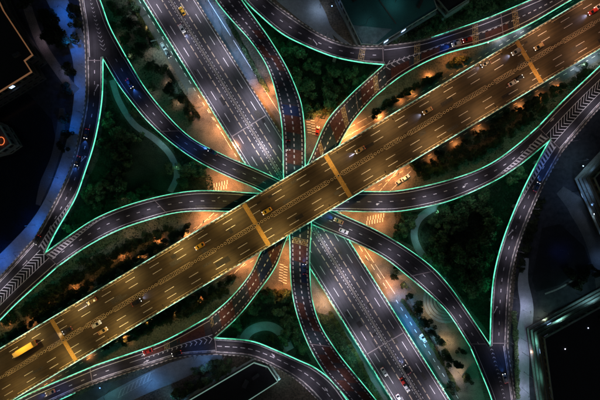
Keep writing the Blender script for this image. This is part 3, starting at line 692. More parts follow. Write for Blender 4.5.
# lamps standing on the ground; (px, py, colour, power, height, label)
OR = (1, .37, .11); ORW = (1, .40, .14)
glamps = [
 (222, 128, ORW, 800, 7, 'lamp post on the tan paving left of the grey highway, above the long ramp'),
 (238, 150, OR, 500, 6, 'lamp post close under the long ramp, left of the grey highway'),
 (203, 106, ORW, 420, 6, 'lamp post at the end of the hedge left of the grey highway'),
 (268, 96, OR, 700, 6, 'lamp post on the orange wedge between the grey highway and the upright S ramp'),
 (220, 184, OR, 520, 6, 'lamp post beside the zebra crossing between the two left ramps'),
 (237, 190, OR, 250, 5, 'low lamp post left of the viaduct, near the zebra crossing'),
 (318, 122, OR, 420, 6, 'lamp post beside the zebra crossing above the viaduct'),
 (308, 148, (1, .6, .38), 160, 5, 'low lamp post between the two red block ramps above the viaduct'),
 (350, 134, OR, 620, 6, 'lamp post on the street right of the red block ramp, above the viaduct'),
 (378, 115, OR, 520, 6, 'lamp post by the planting strip above the viaduct, right of the red block ramp'),
 (398, 100, OR, 320, 6, 'lamp post at the head of the planting strip above the viaduct'),
 (394, 177, ORW, 750, 6, 'lamp post on the street below the viaduct, above the sideways S ramp on the right'),
 (375, 190, ORW, 350, 6, 'lamp post where the street dips below the sideways S ramp on the right'),
 (375, 219, OR, 420, 6, 'lamp post beside the zebra crossing right of the grey highway'),
 (352, 212, OR, 300, 6, 'lamp post by the viaduct edge right of the zebra crossing'),
 (365, 258, OR, 620, 6, 'lamp post on the tan street between the lower grey highway and the long ramp'),
 (385, 286, OR, 420, 6, 'lamp post at the lower end of the tan street beside the grey highway'),
 (283, 258, OR, 420, 6, 'lamp post beside the zebra crossing below the viaduct'),
 (283, 284, OR, 300, 6, 'lamp post at the foot of the zebra crossing below the viaduct'),
 (245, 264, ORW, 700, 6, 'lamp post on the street below the viaduct, left of the red block ramp'),
 (222, 284, OR, 500, 6, 'lamp post left of the lower red block ramp beside the planting strip'),
 (322, 304, (1, .55, .3), 380, 6, 'lamp post between the lower upright S ramp and the grey highway'),
 (208, 222, ORW, 800, 6, 'lamp post on the tan street left of the viaduct under the sideways S ramp'),
 (186, 232, OR, 320, 6, 'lamp post at the head of the tree row left of the viaduct'),
 (158, 242, OR, 220, 6, 'lamp post in the tree row right of the long lawn'),
 (125, 255, OR, 200, 6, 'lamp post in the middle of the tree row between ramp and viaduct'),
 (92, 282, OR, 120, 6, 'lamp post in the dark trees between ramp and viaduct'),
 (50, 300, OR, 120, 6, 'lamp post in the trees near the lower left chevron ramp'),
 (8, 322, OR, 260, 6, 'lamp post between the trees at the left border'),
 (175, 314, OR, 220, 6, 'lamp post in the planting strip below the viaduct'),
 (125, 340, OR, 240, 6, 'lamp post in the planting strip above the lower left ramp'),
 (88, 356, OR, 260, 6, 'lamp post by the narrowing strip between viaduct and lower left ramp'),
 (45, 378, OR, 200, 6, 'lamp post in the tip between viaduct and lower left ramp'),
 (430, 78, OR, 260, 6, 'lamp post on the upper service street right of the planting strip'),
 (455, 62, OR, 260, 6, 'lamp post on the upper service street below the yellow hatched ramp'),
 (432, 158, OR, 160, 6, 'lamp post in the tree belt below the viaduct on the right'),
 (480, 130, OR, 180, 6, 'lamp post amid the tree belt below the viaduct, nearer the right'),
 (520, 108, OR, 220, 6, 'lamp post in the tree belt under the viaduct near the chevron ramp'),
 (556, 85, OR, 160, 6, 'lamp post at the narrow end of the tree belt at upper right'),
 (262, 70, (.5, .62, 1), 260, 6, 'cool lamp post by the strip between the grey highway and the upright S ramp'),
 (222, 28, (.25, .5, 1), 450, 7, 'blue white lamp post on the street right of the upper grey highway'),
 (240, 55, (.25, .5, 1), 450, 7, 'blue white lamp post midway along the street right of the upper grey highway'),
 (206, 2, (.4, .55, 1), 300, 7, 'blue white lamp post at the top border right of the grey highway'),
 (160, 50, (.4, .75, .8), 260, 7, 'teal lamp post beside the gantry left of the grey highway'),
 (182, 88, (.3, .65, .8), 200, 7, 'teal lamp post on the street left of the grey highway'),
 (140, 12, (.4, .75, .8), 160, 7, 'teal lamp post at the top border left of the grey highway'),
 (352, 352, (.1, .6, .65), 260, 7, 'teal lamp post on the street left of the lower grey highway'),
 (372, 385, (.1, .6, .65), 260, 7, 'teal lamp post near the bottom border left of the grey highway'),
 (400, 302, (.05, .35, .9), 420, 7, 'blue lamp post on the street right of the lower grey highway'),
 (425, 342, (.1, .5, .8), 400, 7, 'blue lamp post further down the street right of the lower grey highway'),
 (450, 380, (.3, .55, .8), 350, 7, 'blue lamp post near the bottom border right of the grey highway'),
 (405, 283, (1, .72, .45), 260, 5, 'warm garden lamp beneath the long ramp at the top of the plaza'),
 (425, 312, (1, .72, .42), 200, 5, 'warm garden lamp beside the stepped terrace'),
 (447, 340, (1, .70, .38), 420, 5, 'warm garden lamp in the middle of the tan plaza'),
 (458, 372, (1, .70, .40), 360, 5, 'warm garden lamp at the lower end of the tan plaza'),
 (170, 68, (1, .72, .62), 110, 5, 'garden lamp between the dark trees at upper left of the grey highway'),
 (147, 28, (1, .72, .62), 110, 5, 'garden lamp in the trees at the top, left of the grey highway'),
 (178, 105, (1, .72, .5), 110, 5, 'garden lamp by the round trees left of the grey highway'),
 (68, 12, BLUE, 1100, 8, 'blue lamp post at the top of the blue road'),
 (78, 45, BLUE, 1100, 8, 'blue lamp post on the bend of the blue road near the top'),
 (79, 88, (.12, .3, 1), 620, 8, 'blue lamp post on the blue road beside the upper left ramp'),
 (74, 128, (.10, .28, 1), 700, 8, 'blue lamp post on the blue road west of the left curved ramp'),
 (58, 178, (.06, .22, 1), 800, 8, 'blue lamp post on the blue road halfway down'),
 (35, 225, BLUE, 1100, 8, 'blue lamp post on the blue road near the lower left fork'),
 (5, 258, BLUE, 1100, 8, 'blue lamp post on the blue road at the left border'),
 (45, 40, (.7, .6, .9), 120, 6, 'pale lamp post on the path above the black roof'),
 (65, 75, (.4, .45, .9), 120, 6, 'pale lamp post by the footpath right of the black roof'),
 (320, 8, (.5, .65, .9), 260, 6, 'pale lamp post in the yard left of the green roofed hall'),
 (152, 380, (.12, .4, .95), 420, 7, 'blue lamp post on the bottom lane beside the parking bays'),
 (205, 362, (.15, .4, .9), 260, 7, 'blue lamp post under the arched ramp on the bottom lane'),
 (110, 390, (.12, .6, .6), 160, 7, 'teal lamp post beside the parking bays'),
 (523, 310, (.66, .66, 1), 520, 7, 'lilac lamp post on the pale lane near the dark building'),
 (522, 352, (.66, .66, 1), 420, 7, 'lilac lamp post on the pale lane left of the building facade'),
 (522, 388, (.66, .66, 1), 420, 7, 'lilac lamp post on the pale lane at the bottom border'),
 (538, 317, (.9, 1, .7), 180, 4, 'bright white lamp above the building corner at lower right'),
 (586, 205, (.1, .3, 1), 420, 6, 'blue lamp post on the forecourt below the right hand building'),
 (598, 232, (.12, .3, 1), 420, 6, 'blue lamp post on the forecourt at the right border'),
 (600, 262, (.2, .4, .9), 260, 6, 'blue lamp post by the trees at the right border'),
 (596, 290, (.5, .7, .9), 360, 6, 'pale lamp post among the small trees at the right border'),
 (560, 250, (.05, .12, .8), 120, 6, 'dim blue lamp post on the dark field at the right'),
 (521, 338, (.3, .9, .75), 240, 12, 'added tall teal lamp post at the pointed corner of the lower right building'),  # tall posts here added to light the facade ledges
 (524, 372, (.3, .9, .75), 240, 12, 'added tall teal lamp post along the left facade of the lower right building'),
 (529, 402, (.3, .9, .75), 240, 12, 'added tall teal lamp post at the bottom border by the lower right building'),
 (545, 312, (.4, .9, .8), 380, 12, 'added tall teal lamp post above the upper facade of the lower right building'),
 (575, 293, (.4, .8, .9), 380, 12, 'added tall pale lamp post near the upper facade of the lower right building'),
 (572, 162, (.4, .7, .9), 380, 12, 'tall pale lamp post before the pointed facade, upper side'),
 (572, 192, (.3, .55, 1), 380, 12, 'tall bluish lamp post before the pointed facade, lower side'),
 (110, 262, (1, .36, .10), 200, 2, 'added low amber garden lamp in the middle tree row above the viaduct'),  # low lamps added under the crowns to make the soil glow
 (75, 285, (1, .36, .10), 200, 2, 'added low amber garden lamp in the lower left tree row above the viaduct'),
 (30, 322, (1, .36, .10), 200, 2, 'added low amber garden lamp between trees near the left border'),
 (140, 258, (1, .36, .10), 200, 2, 'added low amber garden lamp in the tree row close to the viaduct edge'),
 (150, 322, (1, .36, .10), 200, 2, 'added low amber garden lamp in the tree belt under the viaduct at left'),
 (200, 300, (1, .36, .10), 200, 2, 'added low amber garden lamp in the tree belt near the red block ramp'),
 (410, 92, (1, .36, .10), 260, 2, 'added low amber garden lamp in the strip above the viaduct'),
 (500, 120, (1, .36, .10), 200, 2, 'added low amber garden lamp in the right tree belt'),
 (455, 146, (1, .36, .10), 220, 2, 'added low amber garden lamp at the left part of the right tree belt'),
 (540, 98, (1, .36, .10), 200, 2, 'added low amber garden lamp in the tree belt close to the chevron ramp'),
 (275, 88, (1, .45, .2), 200, 2, 'added low amber lamp in the planting strip beside the upright S ramp'),
 (213, 14, (.2, .45, 1), 500, 7, 'blue lamp post near the top of the street right of the upper grey highway'),
 (250, 78, (.3, .5, 1), 420, 7, 'blue white lamp post low on the street right of the upper grey highway'),
 (412, 322, (.03, .35, 1), 700, 7, 'deep blue lamp post midway on the street right of the lower grey highway'),
 (135, 372, (.1, .5, .8), 160, 7, 'teal lamp post on the narrow ground under the lower left ramp'),
 (120, 40, (.9, .75, .65), 60, 4, 'faint garden lamp among the grove trees beside the long ramp'),
 (152, 55, (.9, .75, .65), 70, 4, 'faint garden lamp in the grove beside the gantry'),
 (500, 38, (.7, .82, 1), 900, 4, 'bright pale lamp post in the gap between viaduct and hatched ramp'),
 (520, 28, (.7, .82, 1), 500, 4, 'pale lamp post further right in the gap beside the hatched ramp'),
 (575, 66, (.6, .8, 1), 700, 5, 'pale lamp post under the lower edge of the viaduct at upper right'),
 (592, 56, (.6, .8, 1), 700, 5, 'pale lamp post under the viaduct at the right border'),
 (283, 370, (.4, .6, .65), 200, 9, 'added tall lamp post right of the angular dark roof'),  # added to raise the light on the angular roof
 (175, 392, (.1, .4, .7), 260, 7, 'blue lamp post left of the angular roof'),
 (395, 2, (.3, .7, .8), 100, 6.5, 'teal lamp mast added to light the green roof'),  # both masts added to brighten the roof
 (366, 24, (.4, .7, .8), 60, 6.5, 'pale lamp mast added to light the lower corner of the green roof'),
 (125, 200, (1, .85, .6), 60, 5, 'faint garden lamp on the lawn above the sideways ramp'),
 (130, 232, (1, .7, .45), 130, 5, 'garden lamp on the brown lawn under the sideways ramp'),
 (150, 222, (1, .7, .45), 110, 5, 'garden lamp on the brown lawn nearer the viaduct'),
 (168, 82, (1, .75, .6), 120, 5, 'garden lamp among the dark round trees of the upper left grove'),
 (135, 60, (.8, .8, .75), 90, 5, 'pale garden lamp beside the long ramp in the upper left grove'),
 (155, 95, (.75, .85, .8), 90, 5, 'pale garden lamp on the lawn beside the long ramp'),
 (255, 335, (.1, .6, .6), 60, 5, 'teal lamp by the curved path inside the lower green loop'),
 (280, 374, (.3, .6, .65), 120, 5, 'teal lamp between the arched ramp and the angular roof'),
 (432, 212, (.3, .8, .75), 150, 5, 'pale lamp at the head of the curved path in the right loop'),
 (418, 240, (.3, .8, .75), 150, 5, 'pale lamp halfway along the curved path in the right loop'),
 (165, 146, (.3, .8, .75), 110, 5, 'pale lamp on the curved path in the left loop'),
 (178, 170, (.3, .8, .75), 110, 5, 'pale lamp at the lower end of the curved path in the left loop'),
]
for (px, py, c_, pw, h, lb) in glamps:
    if 'lamp post in' in lb or True:
        pk = 4.4 if (c_[0] == 1 and c_[1] < .58) else (1.7 if c_[2] > .85 and c_[0] < .3 else 2.0)
        if ('belt' in lb or ' tree' in lb or 'strip' in lb) and c_[0] == 1: pk *= .75; h = 2.4  # lamps set low so the soil is lit and crowns stay dark
        if px < 100 and c_[2] > .85 and c_[0] < .3: c_ = (.01, .19, .95); pk *= .75
        if 'street right of the' in lb or ('grey' in lb and 'teal' in lb): pk *= 2.2
        if h in (5, 6) and c_[0] == 1 and c_[1] < .58: h = 8; pk *= 1.9
        lamp(P(px, py, 9.0 if 'mast' in lb else 0), R.uniform(0, 6.28), h, .8 if h > 3 else .35, c_, pw*pk, lb, 'street lamps on the ground', 158)

# ------------------------------------------------------------------ trees and planting
def leaf_cloud(n, rad, hgt, z0, seed, lsize, lobes=9):
    rr = random.Random(seed); v = []; f = []
    L = [(rr.gauss(0, .38), rr.gauss(0, .38), rr.uniform(.15, .8), rr.uniform(.34, .55)) for _ in range(lobes)]
    for i in range(n):
        lx, ly, lz, lr = L[rr.randrange(lobes)]
        d = Vector((rr.gauss(0, 1), rr.gauss(0, 1), rr.gauss(0, 1)+.3)).normalized()*lr*rr.uniform(.55, 1.08)
        c = Vector(((lx+d.x)*rad, (ly+d.y)*rad, z0+(lz+d.z*.8)*hgt))
        nrm = (d.normalized()+Vector((rr.gauss(0, .6), rr.gauss(0, .6), rr.gauss(0, .6)))).normalized()
        a = nrm.orthogonal().normalized(); b = nrm.cross(a); t = rr.uniform(0, 6.28)
        a, b = a*math.cos(t)+b*math.sin(t), b*math.cos(t)-a*math.sin(t); s = lsize*rr.uniform(.6, 1.3)
        k = len(v); v += [tuple(c-a*s), tuple(c-b*s*.6), tuple(c+a*s), tuple(c+b*s*.6)]; f.append((k, k+1, k+2, k+3))
    return v, f
CROWN = {}
TRUNK = []
for name_, M_ in (('dark', LEAF), ('olive', LEAFY), ('green', LEAFG)):
    CROWN[name_] = []
    for i in range(5):
        v, f = leaf_cloud(950, 1.0, 1.05, .55, 40+i, .13)
        me = bpy.data.meshes.new('crown'); me.from_pydata(v, [], f); me.materials.append(M_); CROWN[name_].append(me)
for i in range(3):
    q = MB(); rr = random.Random(i); q.cyl((0, 0, 0), (0, 0, .75), .075, .055, 8)
    for k in range(5):
        a = k*1.26+rr.random(); q.cyl((0, 0, .6+.04*k), (math.cos(a)*.45, math.sin(a)*.45, 1.05), .035, .015, 5)
    TRUNK.append(q.mesh('trunk', BARK))
def tree(px, py, rpx, label, group, kind='dark', x=None, y=None, r=None):
    h = 0
    r = r or rpx*.48
    p = P(px, py, r*1.2); 
    root = tag(empty('tree', (p.x, p.y, 0), R.uniform(0, 6.28)), label, 'tree', group)
    s = r*1.12; root.scale = (s, s, s*R.uniform(.85, 1.15))
    link('trunk', TRUNK[R.randrange(3)], root); link('crown', CROWN[kind][R.randrange(5)], root)
def treerow(pts, rp, phrase, group, kind='dark', jit=1.0, pitch=None):
    """trees along a pixel polyline"""
    p = smooth(pts, 200); d = np.r_[0, np.cumsum(np.linalg.norm(np.diff(p, axis=0), axis=1))]
    s = 0; n = 0
    while s < d[-1]:
        x, y = np.interp(s, d, p[:, 0])+R.uniform(-jit, jit), np.interp(s, d, p[:, 1])+R.uniform(-jit, jit)
        r_ = rp*1.2*R.uniform(.75, 1.25); w_ = P(x, y, 3)
        if not any(inside(rb, w_.x, w_.y, -.2)[0] for rb in RIBS.values()):
            tree(x, y, r_, '%s tree from the %s' % (ORD[n], phrase), group, kind); n += 1
        s += (pitch or rp*2.1)*R.uniform(.85, 1.2)
treerow([(2, 340), (60, 303), (120, 268), (170, 238), (190, 226)], 4.0, 'left of the outer row above the viaduct', 'row of trees along the upper side of the viaduct')
treerow([(5, 322), (50, 293), (90, 268), (130, 245), (160, 230)], 4.6, 'left of the inner row above the viaduct', 'inner row of trees between S ramp and viaduct', jit=2.5)
treerow([(30, 312), (60, 288), (92, 270)], 4.2, 'left of the middle clump above the viaduct', 'middle clump of trees between ramp and viaduct', jit=3, pitch=8)
treerow([(66, 262), (85, 258), (112, 262)], 4.0, 'left end of the clump just under the lower left ramp', 'clump of trees under the lower left ramp', jit=3)
treerow([(120, 252), (140, 240), (172, 226)], 3.4, 'left end of the sparse trees on the brown lawn', 'sparse trees on the brown lawn', jit=2, pitch=10)
treerow([(232, 278), (205, 293), (165, 315), (120, 336), (95, 350)], 3.4, 'top of the belt just below the viaduct', 'belt of trees below the viaduct at left', jit=1.2)
treerow([(225, 290), (190, 310), (150, 328), (120, 345)], 3.2, 'top of the belt beside the red block ramp', 'second belt of trees beside the lower red block ramp', jit=1.2, kind='dark')
treerow([(374, 114), (400, 96), (425, 82), (442, 72)], 3.0, 'lower end of the planting strip above the viaduct', 'trees on the strip above the viaduct', jit=.8)
treerow([(452, 63), (470, 54), (485, 46)], 3.0, 'lower end of the strip below the hatched ramp', 'trees on the strip below the hatched ramp', jit=.6, kind='olive')
treerow([(418, 170), (440, 160), (470, 143), (500, 124), (530, 105), (560, 88), (590, 70)], 4.4, 'left of the dark belt right below the viaduct', 'dark belt of trees below the viaduct at right', jit=1.5)
treerow([(428, 176), (455, 162), (485, 148), (515, 128), (545, 106)], 4.2, 'left of the lower belt above the S ramp', 'lower belt of trees above the right S ramp', jit=2)
treerow([(413, 166), (425, 166), (440, 170)], 4.0, 'left of the olive trees by the S ramp', 'olive trees near the sideways S ramp', jit=1.5, kind='olive')
for i, (x, y, r_) in enumerate([(135, 6, 5), (120, 12, 6), (128, 24, 7), (140, 33, 6), (124, 38, 6), (141, 48, 7), (152, 43, 5), (132, 54, 6), (160, 68, 6), (149, 66, 5), (170, 88, 6.5), (179, 98, 6.5), (188, 108, 5), (152, 88, 4), (112, 6, 5), (114, 26, 4), (190, 118, 4)]):
    tree(x, y, r_, '%s dark round tree from the top in the grove left of the grey highway' % ORD[i], 'grove left of the grey highway')
for i, (x, y, r_) in enumerate([(403, 286, 3.6), (410, 297, 4), (418, 308, 6.2), (426, 322, 6.4), (433, 333, 5), (440, 342, 5), (446, 356, 5.5), (456, 365, 6), (462, 352, 4), (468, 378, 5), (452, 388, 5), (395, 277, 4.5), (398, 268, 4)]):
    tree(x, y, r_, '%s dark round tree from the top on the tan plaza' % ORD[i] if i < 11 else ['lone tree under the long ramp, left of the plaza top', 'small tree wedged under the long ramp above the plaza'][i-11], 'trees on the tan plaza')
for i, (x, y, r_) in enumerate([(26, 2, 7), (46, 16, 9), (55, 28, 10), (62, 40, 10), (50, 36, 8), (73, 10, 7), (76, 22, 6), (69, 68, 7), (67, 88, 6), (64, 120, 5), (66, 134, 5), (62, 146, 5)]):
    tree(x, y, r_, '%s dark tree from the top beside the blue road' % ORD[i], 'dark trees beside the blue road')
treerow([(168, 30), (182, 52)], 2.2, 'top', 'x', 'olive') if False else None
def hedge(pts, rp, label, kd):
    rr = random.Random(len(label)); p = smooth(pts, 120); v = []; f = []
    for i in range(int(len(p)*rp*26)):
        t = rr.random()*118; k_ = int(t); x, y = p[k_]+(p[k_+1]-p[k_])*(t-k_)
        w_ = P(x, y); lump = .55+.9*vn(w_.x, w_.y, 1.6)
        if lump < .68: continue
        a_ = rr.uniform(0, 6.28); rad = rp*.36*lump*math.sqrt(rr.random()); c = Vector((w_.x+rad*math.cos(a_), w_.y+rad*math.sin(a_), rr.uniform(.15, 1.5*lump)))
        nrm = Vector((rr.gauss(0, .8), rr.gauss(0, .8), 1)).normalized(); a = nrm.orthogonal().normalized(); b = nrm.cross(a); s = .24*rr.uniform(.6, 1.4); n = len(v)
        v += [tuple(c-a*s), tuple(c-b*s*.7), tuple(c+a*s), tuple(c+b*s*.7)]; f.append((n, n+1, n+2, n+3))
    me = bpy.data.meshes.new('hedge'); me.from_pydata(v, [], f); me.materials.append({'dark': LEAF, 'olive': LEAFY, 'green': LEAFG}[kd])
    tag(link('hedge', me), label, 'hedge')
hl = [(138, 8), (155, 40), (172, 70), (192, 104)]
for nm, pts, rp, ph, kd in (('a', [(130, 0), (147, 30), (160, 50)], 2.4, 'top of the olive hedge left of the upper grey highway', 'olive'),
                            ('b', [(166, 66), (180, 90), (200, 118)], 2.0, 'top of the clipped row left of the grey highway', 'dark'),
                            ('c', [(244, 50), (256, 72), (268, 92)], 2.4, 'top of the shrubby row left of the upright S ramp', 'green'),
                            ('d', [(226, 18), (238, 40), (250, 62), (262, 84)], 2.2, 'top of the dark row right of the upper grey highway', 'dark'),
                            ('e', [(330, 312), (345, 336), (358, 358), (370, 384), (378, 400)], 2.8, 'top of the olive row left of the lower grey highway', 'olive'),
                            ('f', [(322, 318), (335, 340), (350, 362), (362, 386)], 2.8, 'top of the green row right of the lower upright S ramp', 'green'),
                            ('g', [(402, 300), (414, 318), (428, 340), (444, 366), (458, 390)], 2.2, 'top of the hedge between the blue street and the tan plaza', 'olive'),
                            ('h', [(405, 38), (430, 28), (460, 18), (495, 5), (520, -4)], 3.6, 'left of the row above the hatched ramp', 'green'),
                            ('i', [(398, 40), (412, 24), (435, 18), (455, 10), (480, 2)], 3.6, 'left of the second row above the hatched ramp', 'green'),
                            ('j', [(540, 205), (530, 235), (525, 255), (520, 275)], 3.4, 'top of the dim row right of the right curved ramp', 'dark'),
                            ('k', [(513, 312), (515, 340), (516, 372), (517, 398)], 2.8, 'top of the row left of the pale lane', 'green'),
                            ('l', [(530, 336), (533, 365), (537, 398)], 2.2, 'top of the row against the lower right facade', 'dark'),
                            ('m', [(195, 372), (212, 366), (228, 372), (196, 386), (170, 398)], 4.2, 'left end of the clump above the angular roof', 'green'),
                            ('n', [(255, 348), (272, 338), (290, 346)], 3.4, 'left end of the clump inside the lower green loop', 'olive'),
                            ('o', [(375, 290), (387, 305)], 2.4, 'top of the shrubs at the foot of the tan street', 'olive'),
                            ('p', [(570, 275), (582, 282), (575, 290), (592, 268), (598, 280)], 3.4, 'left end of the small trees at the right border', 'dark'),
                            ('q', [(308, 104), (322, 108), (334, 104)], 3.0, 'left end of the olive shrubs above the zebra crossing', 'olive'),
                            ('r', [(258, 292), (272, 291), (284, 294)], 2.8, 'left end of the olive shrubs below the zebra crossing', 'olive')):
    nice = ph.split(' of the ', 1)[1]
    if nm in 'abcdefgklo': hedge(pts, rp, nice, kd)
    else: treerow(pts, rp, ph, nice, kd, jit=.7)

def scatter(poly, n, rp, phrase, avoid, seed):
    rr = random.Random(seed); got = []; t = 0
    xs = [p[0] for p in poly]; ys = [p[1] for p in poly]
    while len(got) < n and t < 4000:
        t += 1; x, y = rr.uniform(min(xs), max(xs)), rr.uniform(min(ys), max(ys))
        if not inpoly(x, y, poly) or any((x-a)**2+(y-b)**2 < c*c for a, b, c in avoid) or any((x-a)**2+(y-b)**2 < (rp*1.0)**2 for a, b in got): continue
        w_ = P(x, y, 3)
        if any(inside(rb, w_.x, w_.y, 1.0)[0] for rb in RIBS.values()): continue
        got.append((x, y))
    got.sort(key=lambda p: p[1])
    for i, (x, y) in enumerate(got): tree(x, y, rp*rr.uniform(.75, 1.3), '%s crown from the top among the trees %s' % (ORD[i], phrase), 'trees '+phrase, 'green')
# dense green planting inside the loops: nobody could count it
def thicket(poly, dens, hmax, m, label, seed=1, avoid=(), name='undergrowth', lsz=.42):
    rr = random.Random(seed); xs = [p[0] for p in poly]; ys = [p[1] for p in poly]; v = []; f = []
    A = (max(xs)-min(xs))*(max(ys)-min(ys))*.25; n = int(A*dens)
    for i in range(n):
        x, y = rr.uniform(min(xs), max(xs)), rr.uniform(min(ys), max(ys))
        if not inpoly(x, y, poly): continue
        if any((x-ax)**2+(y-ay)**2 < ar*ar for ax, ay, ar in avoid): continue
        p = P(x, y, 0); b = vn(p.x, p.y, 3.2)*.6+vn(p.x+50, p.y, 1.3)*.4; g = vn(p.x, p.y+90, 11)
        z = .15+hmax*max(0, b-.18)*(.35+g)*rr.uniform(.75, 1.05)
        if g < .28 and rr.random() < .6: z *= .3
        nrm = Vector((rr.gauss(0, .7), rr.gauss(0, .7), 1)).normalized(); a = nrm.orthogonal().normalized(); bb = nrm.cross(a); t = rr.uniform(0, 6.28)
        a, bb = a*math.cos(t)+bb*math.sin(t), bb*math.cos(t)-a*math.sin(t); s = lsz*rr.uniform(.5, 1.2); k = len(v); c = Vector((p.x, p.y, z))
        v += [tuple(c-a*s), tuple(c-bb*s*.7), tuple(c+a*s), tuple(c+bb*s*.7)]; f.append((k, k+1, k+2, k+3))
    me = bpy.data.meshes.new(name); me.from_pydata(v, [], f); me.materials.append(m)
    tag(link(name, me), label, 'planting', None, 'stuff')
W1 = [(107, 66), (128, 104), (150, 128), (184, 154), (212, 176), (214, 190), (186, 192), (150, 196), (110, 212), (70, 234), (50, 248), (76, 205), (98, 160), (106, 110)]
W2 = [(246, 6), (282, 36), (345, 60), (378, 66), (345, 98), (324, 120), (305, 112), (296, 80), (270, 36)]
W3 = [(402, 214), (446, 206), (490, 188), (546, 146), (520, 196), (498, 250), (490, 335), (466, 304), (440, 266), (410, 245), (392, 236)]
W4 = [(258, 298), (292, 290), (300, 340), (312, 362), (298, 358), (250, 338), (220, 336), (240, 318)]
W7 = [(316, 312), (330, 316), (385, 402), (370, 396), (338, 348)]
W8 = [(396, 42), (440, 12), (530, -20), (560, -20), (480, 17), (425, 38)]
for nm, poly, z in (('lawn', W1, .012), ('lawn', W2, .012), ('lawn', W3, .012), ('lawn', W4, .012), ('lawn', W7, .026), ('lawn', W8, .016)):
    sheet(nm, poly, z, LAWN)
def along(pts, r_): return [(float(a), float(b), r_) for a, b in smooth(pts, 50)]
av1 = along([(112, 80), (119, 101), (134, 124), (156, 140), (171, 156), (177, 175), (170, 192)], 5.2)+[(112+0, 84, 5), (119, 101, 5), (134, 124, 5), (126, 113, 5), (145, 133, 5), (156, 140, 5), (165, 148, 5), (171, 157, 5), (175, 166, 5), (177, 176, 5), (172, 188, 6)]
dark1 = [(150, 165, 18), (142, 150, 12), (160, 178, 12), (135, 182, 12)]
scatter(W1, 26, 7, 'filling the left loop', av1+dark1, 3)
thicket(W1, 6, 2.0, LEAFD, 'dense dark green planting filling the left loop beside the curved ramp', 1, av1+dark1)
scatter(W2, 22, 7, 'in the top wedge', [], 4)
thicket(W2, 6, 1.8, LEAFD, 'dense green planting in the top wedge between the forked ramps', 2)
av3 = along([(446, 203), (432, 209), (419, 219), (414, 234), (419, 250), (432, 266), (442, 282), (446, 300)], 5.6)+[(446-i*3.2, 204+i*2.1, 5) for i in range(9)]+[(416, 225, 6), (414, 236, 6), (418, 248, 6), (426, 258, 6), (434, 268, 6), (440, 276, 5)]
scatter(W3, 34, 7.5, 'filling the right loop', av3, 5)
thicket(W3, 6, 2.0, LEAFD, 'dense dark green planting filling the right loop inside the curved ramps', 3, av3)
scatter(W4, 14, 6, 'in the lower green loop', [(262, 332, 24)], 6)
thicket(W4, 6, 1.7, LEAFD, 'green planting in the lower loop above the arched ramp', 4, along([(240, 345), (250, 331), (266, 326), (280, 332), (290, 350)], 6.5))
thicket(W7, 7, 2.2, LEAFG, 'green planting strip between the upright S ramp and the lower grey highway', 5)
thicket(W8, 7, 3.5, LEAFG, 'green planting bank above the hatched ramp at the top right', 6)
thicket([(0, 345), (0, 312), (60, 268), (100, 236), (160, 216), (180, 222), (110, 274)], .9, 1.6, LEAF, 'low dark planting under the trees between the S ramp and the viaduct', 7)
thicket([(415, 172), (450, 152), (600, 62), (600, 70), (550, 115), (487, 163)], 1.1, 1.6, LEAF, 'low dark planting under the tree belt at the right of the viaduct', 8)
thicket([(240, 276), (225, 294), (180, 322), (100, 352), (88, 352), (150, 322)], 1.1, 1.3, LEAF, 'low dark planting under the tree belt below the viaduct at left', 9)
thicket([(514, 200), (545, 195), (524, 262), (514, 290), (512, 262)], 2.0, 1.4, LEAF, 'dim scrub beside the right curved ramp', 10)
thicket([(105, 0), (132, 0), (150, 50), (185, 120), (160, 100), (130, 56)], .7, .8, LEAF, 'patchy low planting in the grove left of the grey highway', 11)

# ------------------------------------------------------------------ buildings
def prism(q, pts, z0, z1, mi_side=0, mi_top=1):
    b = [(x, y, z0) for x, y in pts]; t = [(x, y, z1) for x, y in pts]; n = len(pts)
    area = sum(pts[i][0]*pts[(i+1) % n][1]-pts[(i+1) % n][0]*pts[i][1] for i in range(n))
    if area < 0: b.reverse(); t.reverse()
    for i in range(n):
        j = (i+1) % n; q.poly([b[i], b[j], t[j], t[i]], mi_side)
    q.poly(t, mi_top)
def inset(pts, d):
    n = len(pts); out = []
    area = sum(pts[i][0]*pts[(i+1) % n][1]-pts[(i+1) % n][0]*pts[i][1] for i in range(n)); sg = 1 if area > 0 else -1
    for i in range(n):
        p0, p1, p2 = Vector(pts[i-1]), Vector(pts[i]), Vector(pts[(i+1) % n])
        d1, d2 = (p1-p0).normalized(), (p2-p1).normalized(); n1, n2 = Vector((-d1.y, d1.x))*sg, Vector((-d2.y, d2.x))*sg
        m = (n1+n2); m = m/max(.3, m.dot(n1)) if m.length > 1e-4 else n1
        out.append(tuple(p1+m*d))
    return out
def rim(q, pts, wd, z0, z1, mi=0, mif=None):
    ins = inset(pts, wd); n = len(pts)
    for i in range(n):
        j = (i+1) % n
        a, b, c, d = pts[i], pts[j], ins[j], ins[i]
        k = mif(i) if mif else mi
        q.poly(up([(*a, z1), (*b, z1), (*c, z1), (*d, z1)]), k)
        q.poly([(*a, z0), (*b, z0), (*b, z1), (*a, z1)], k); q.poly([(*d, z0), (*d, z1), (*c, z1), (*c, z0)], k)
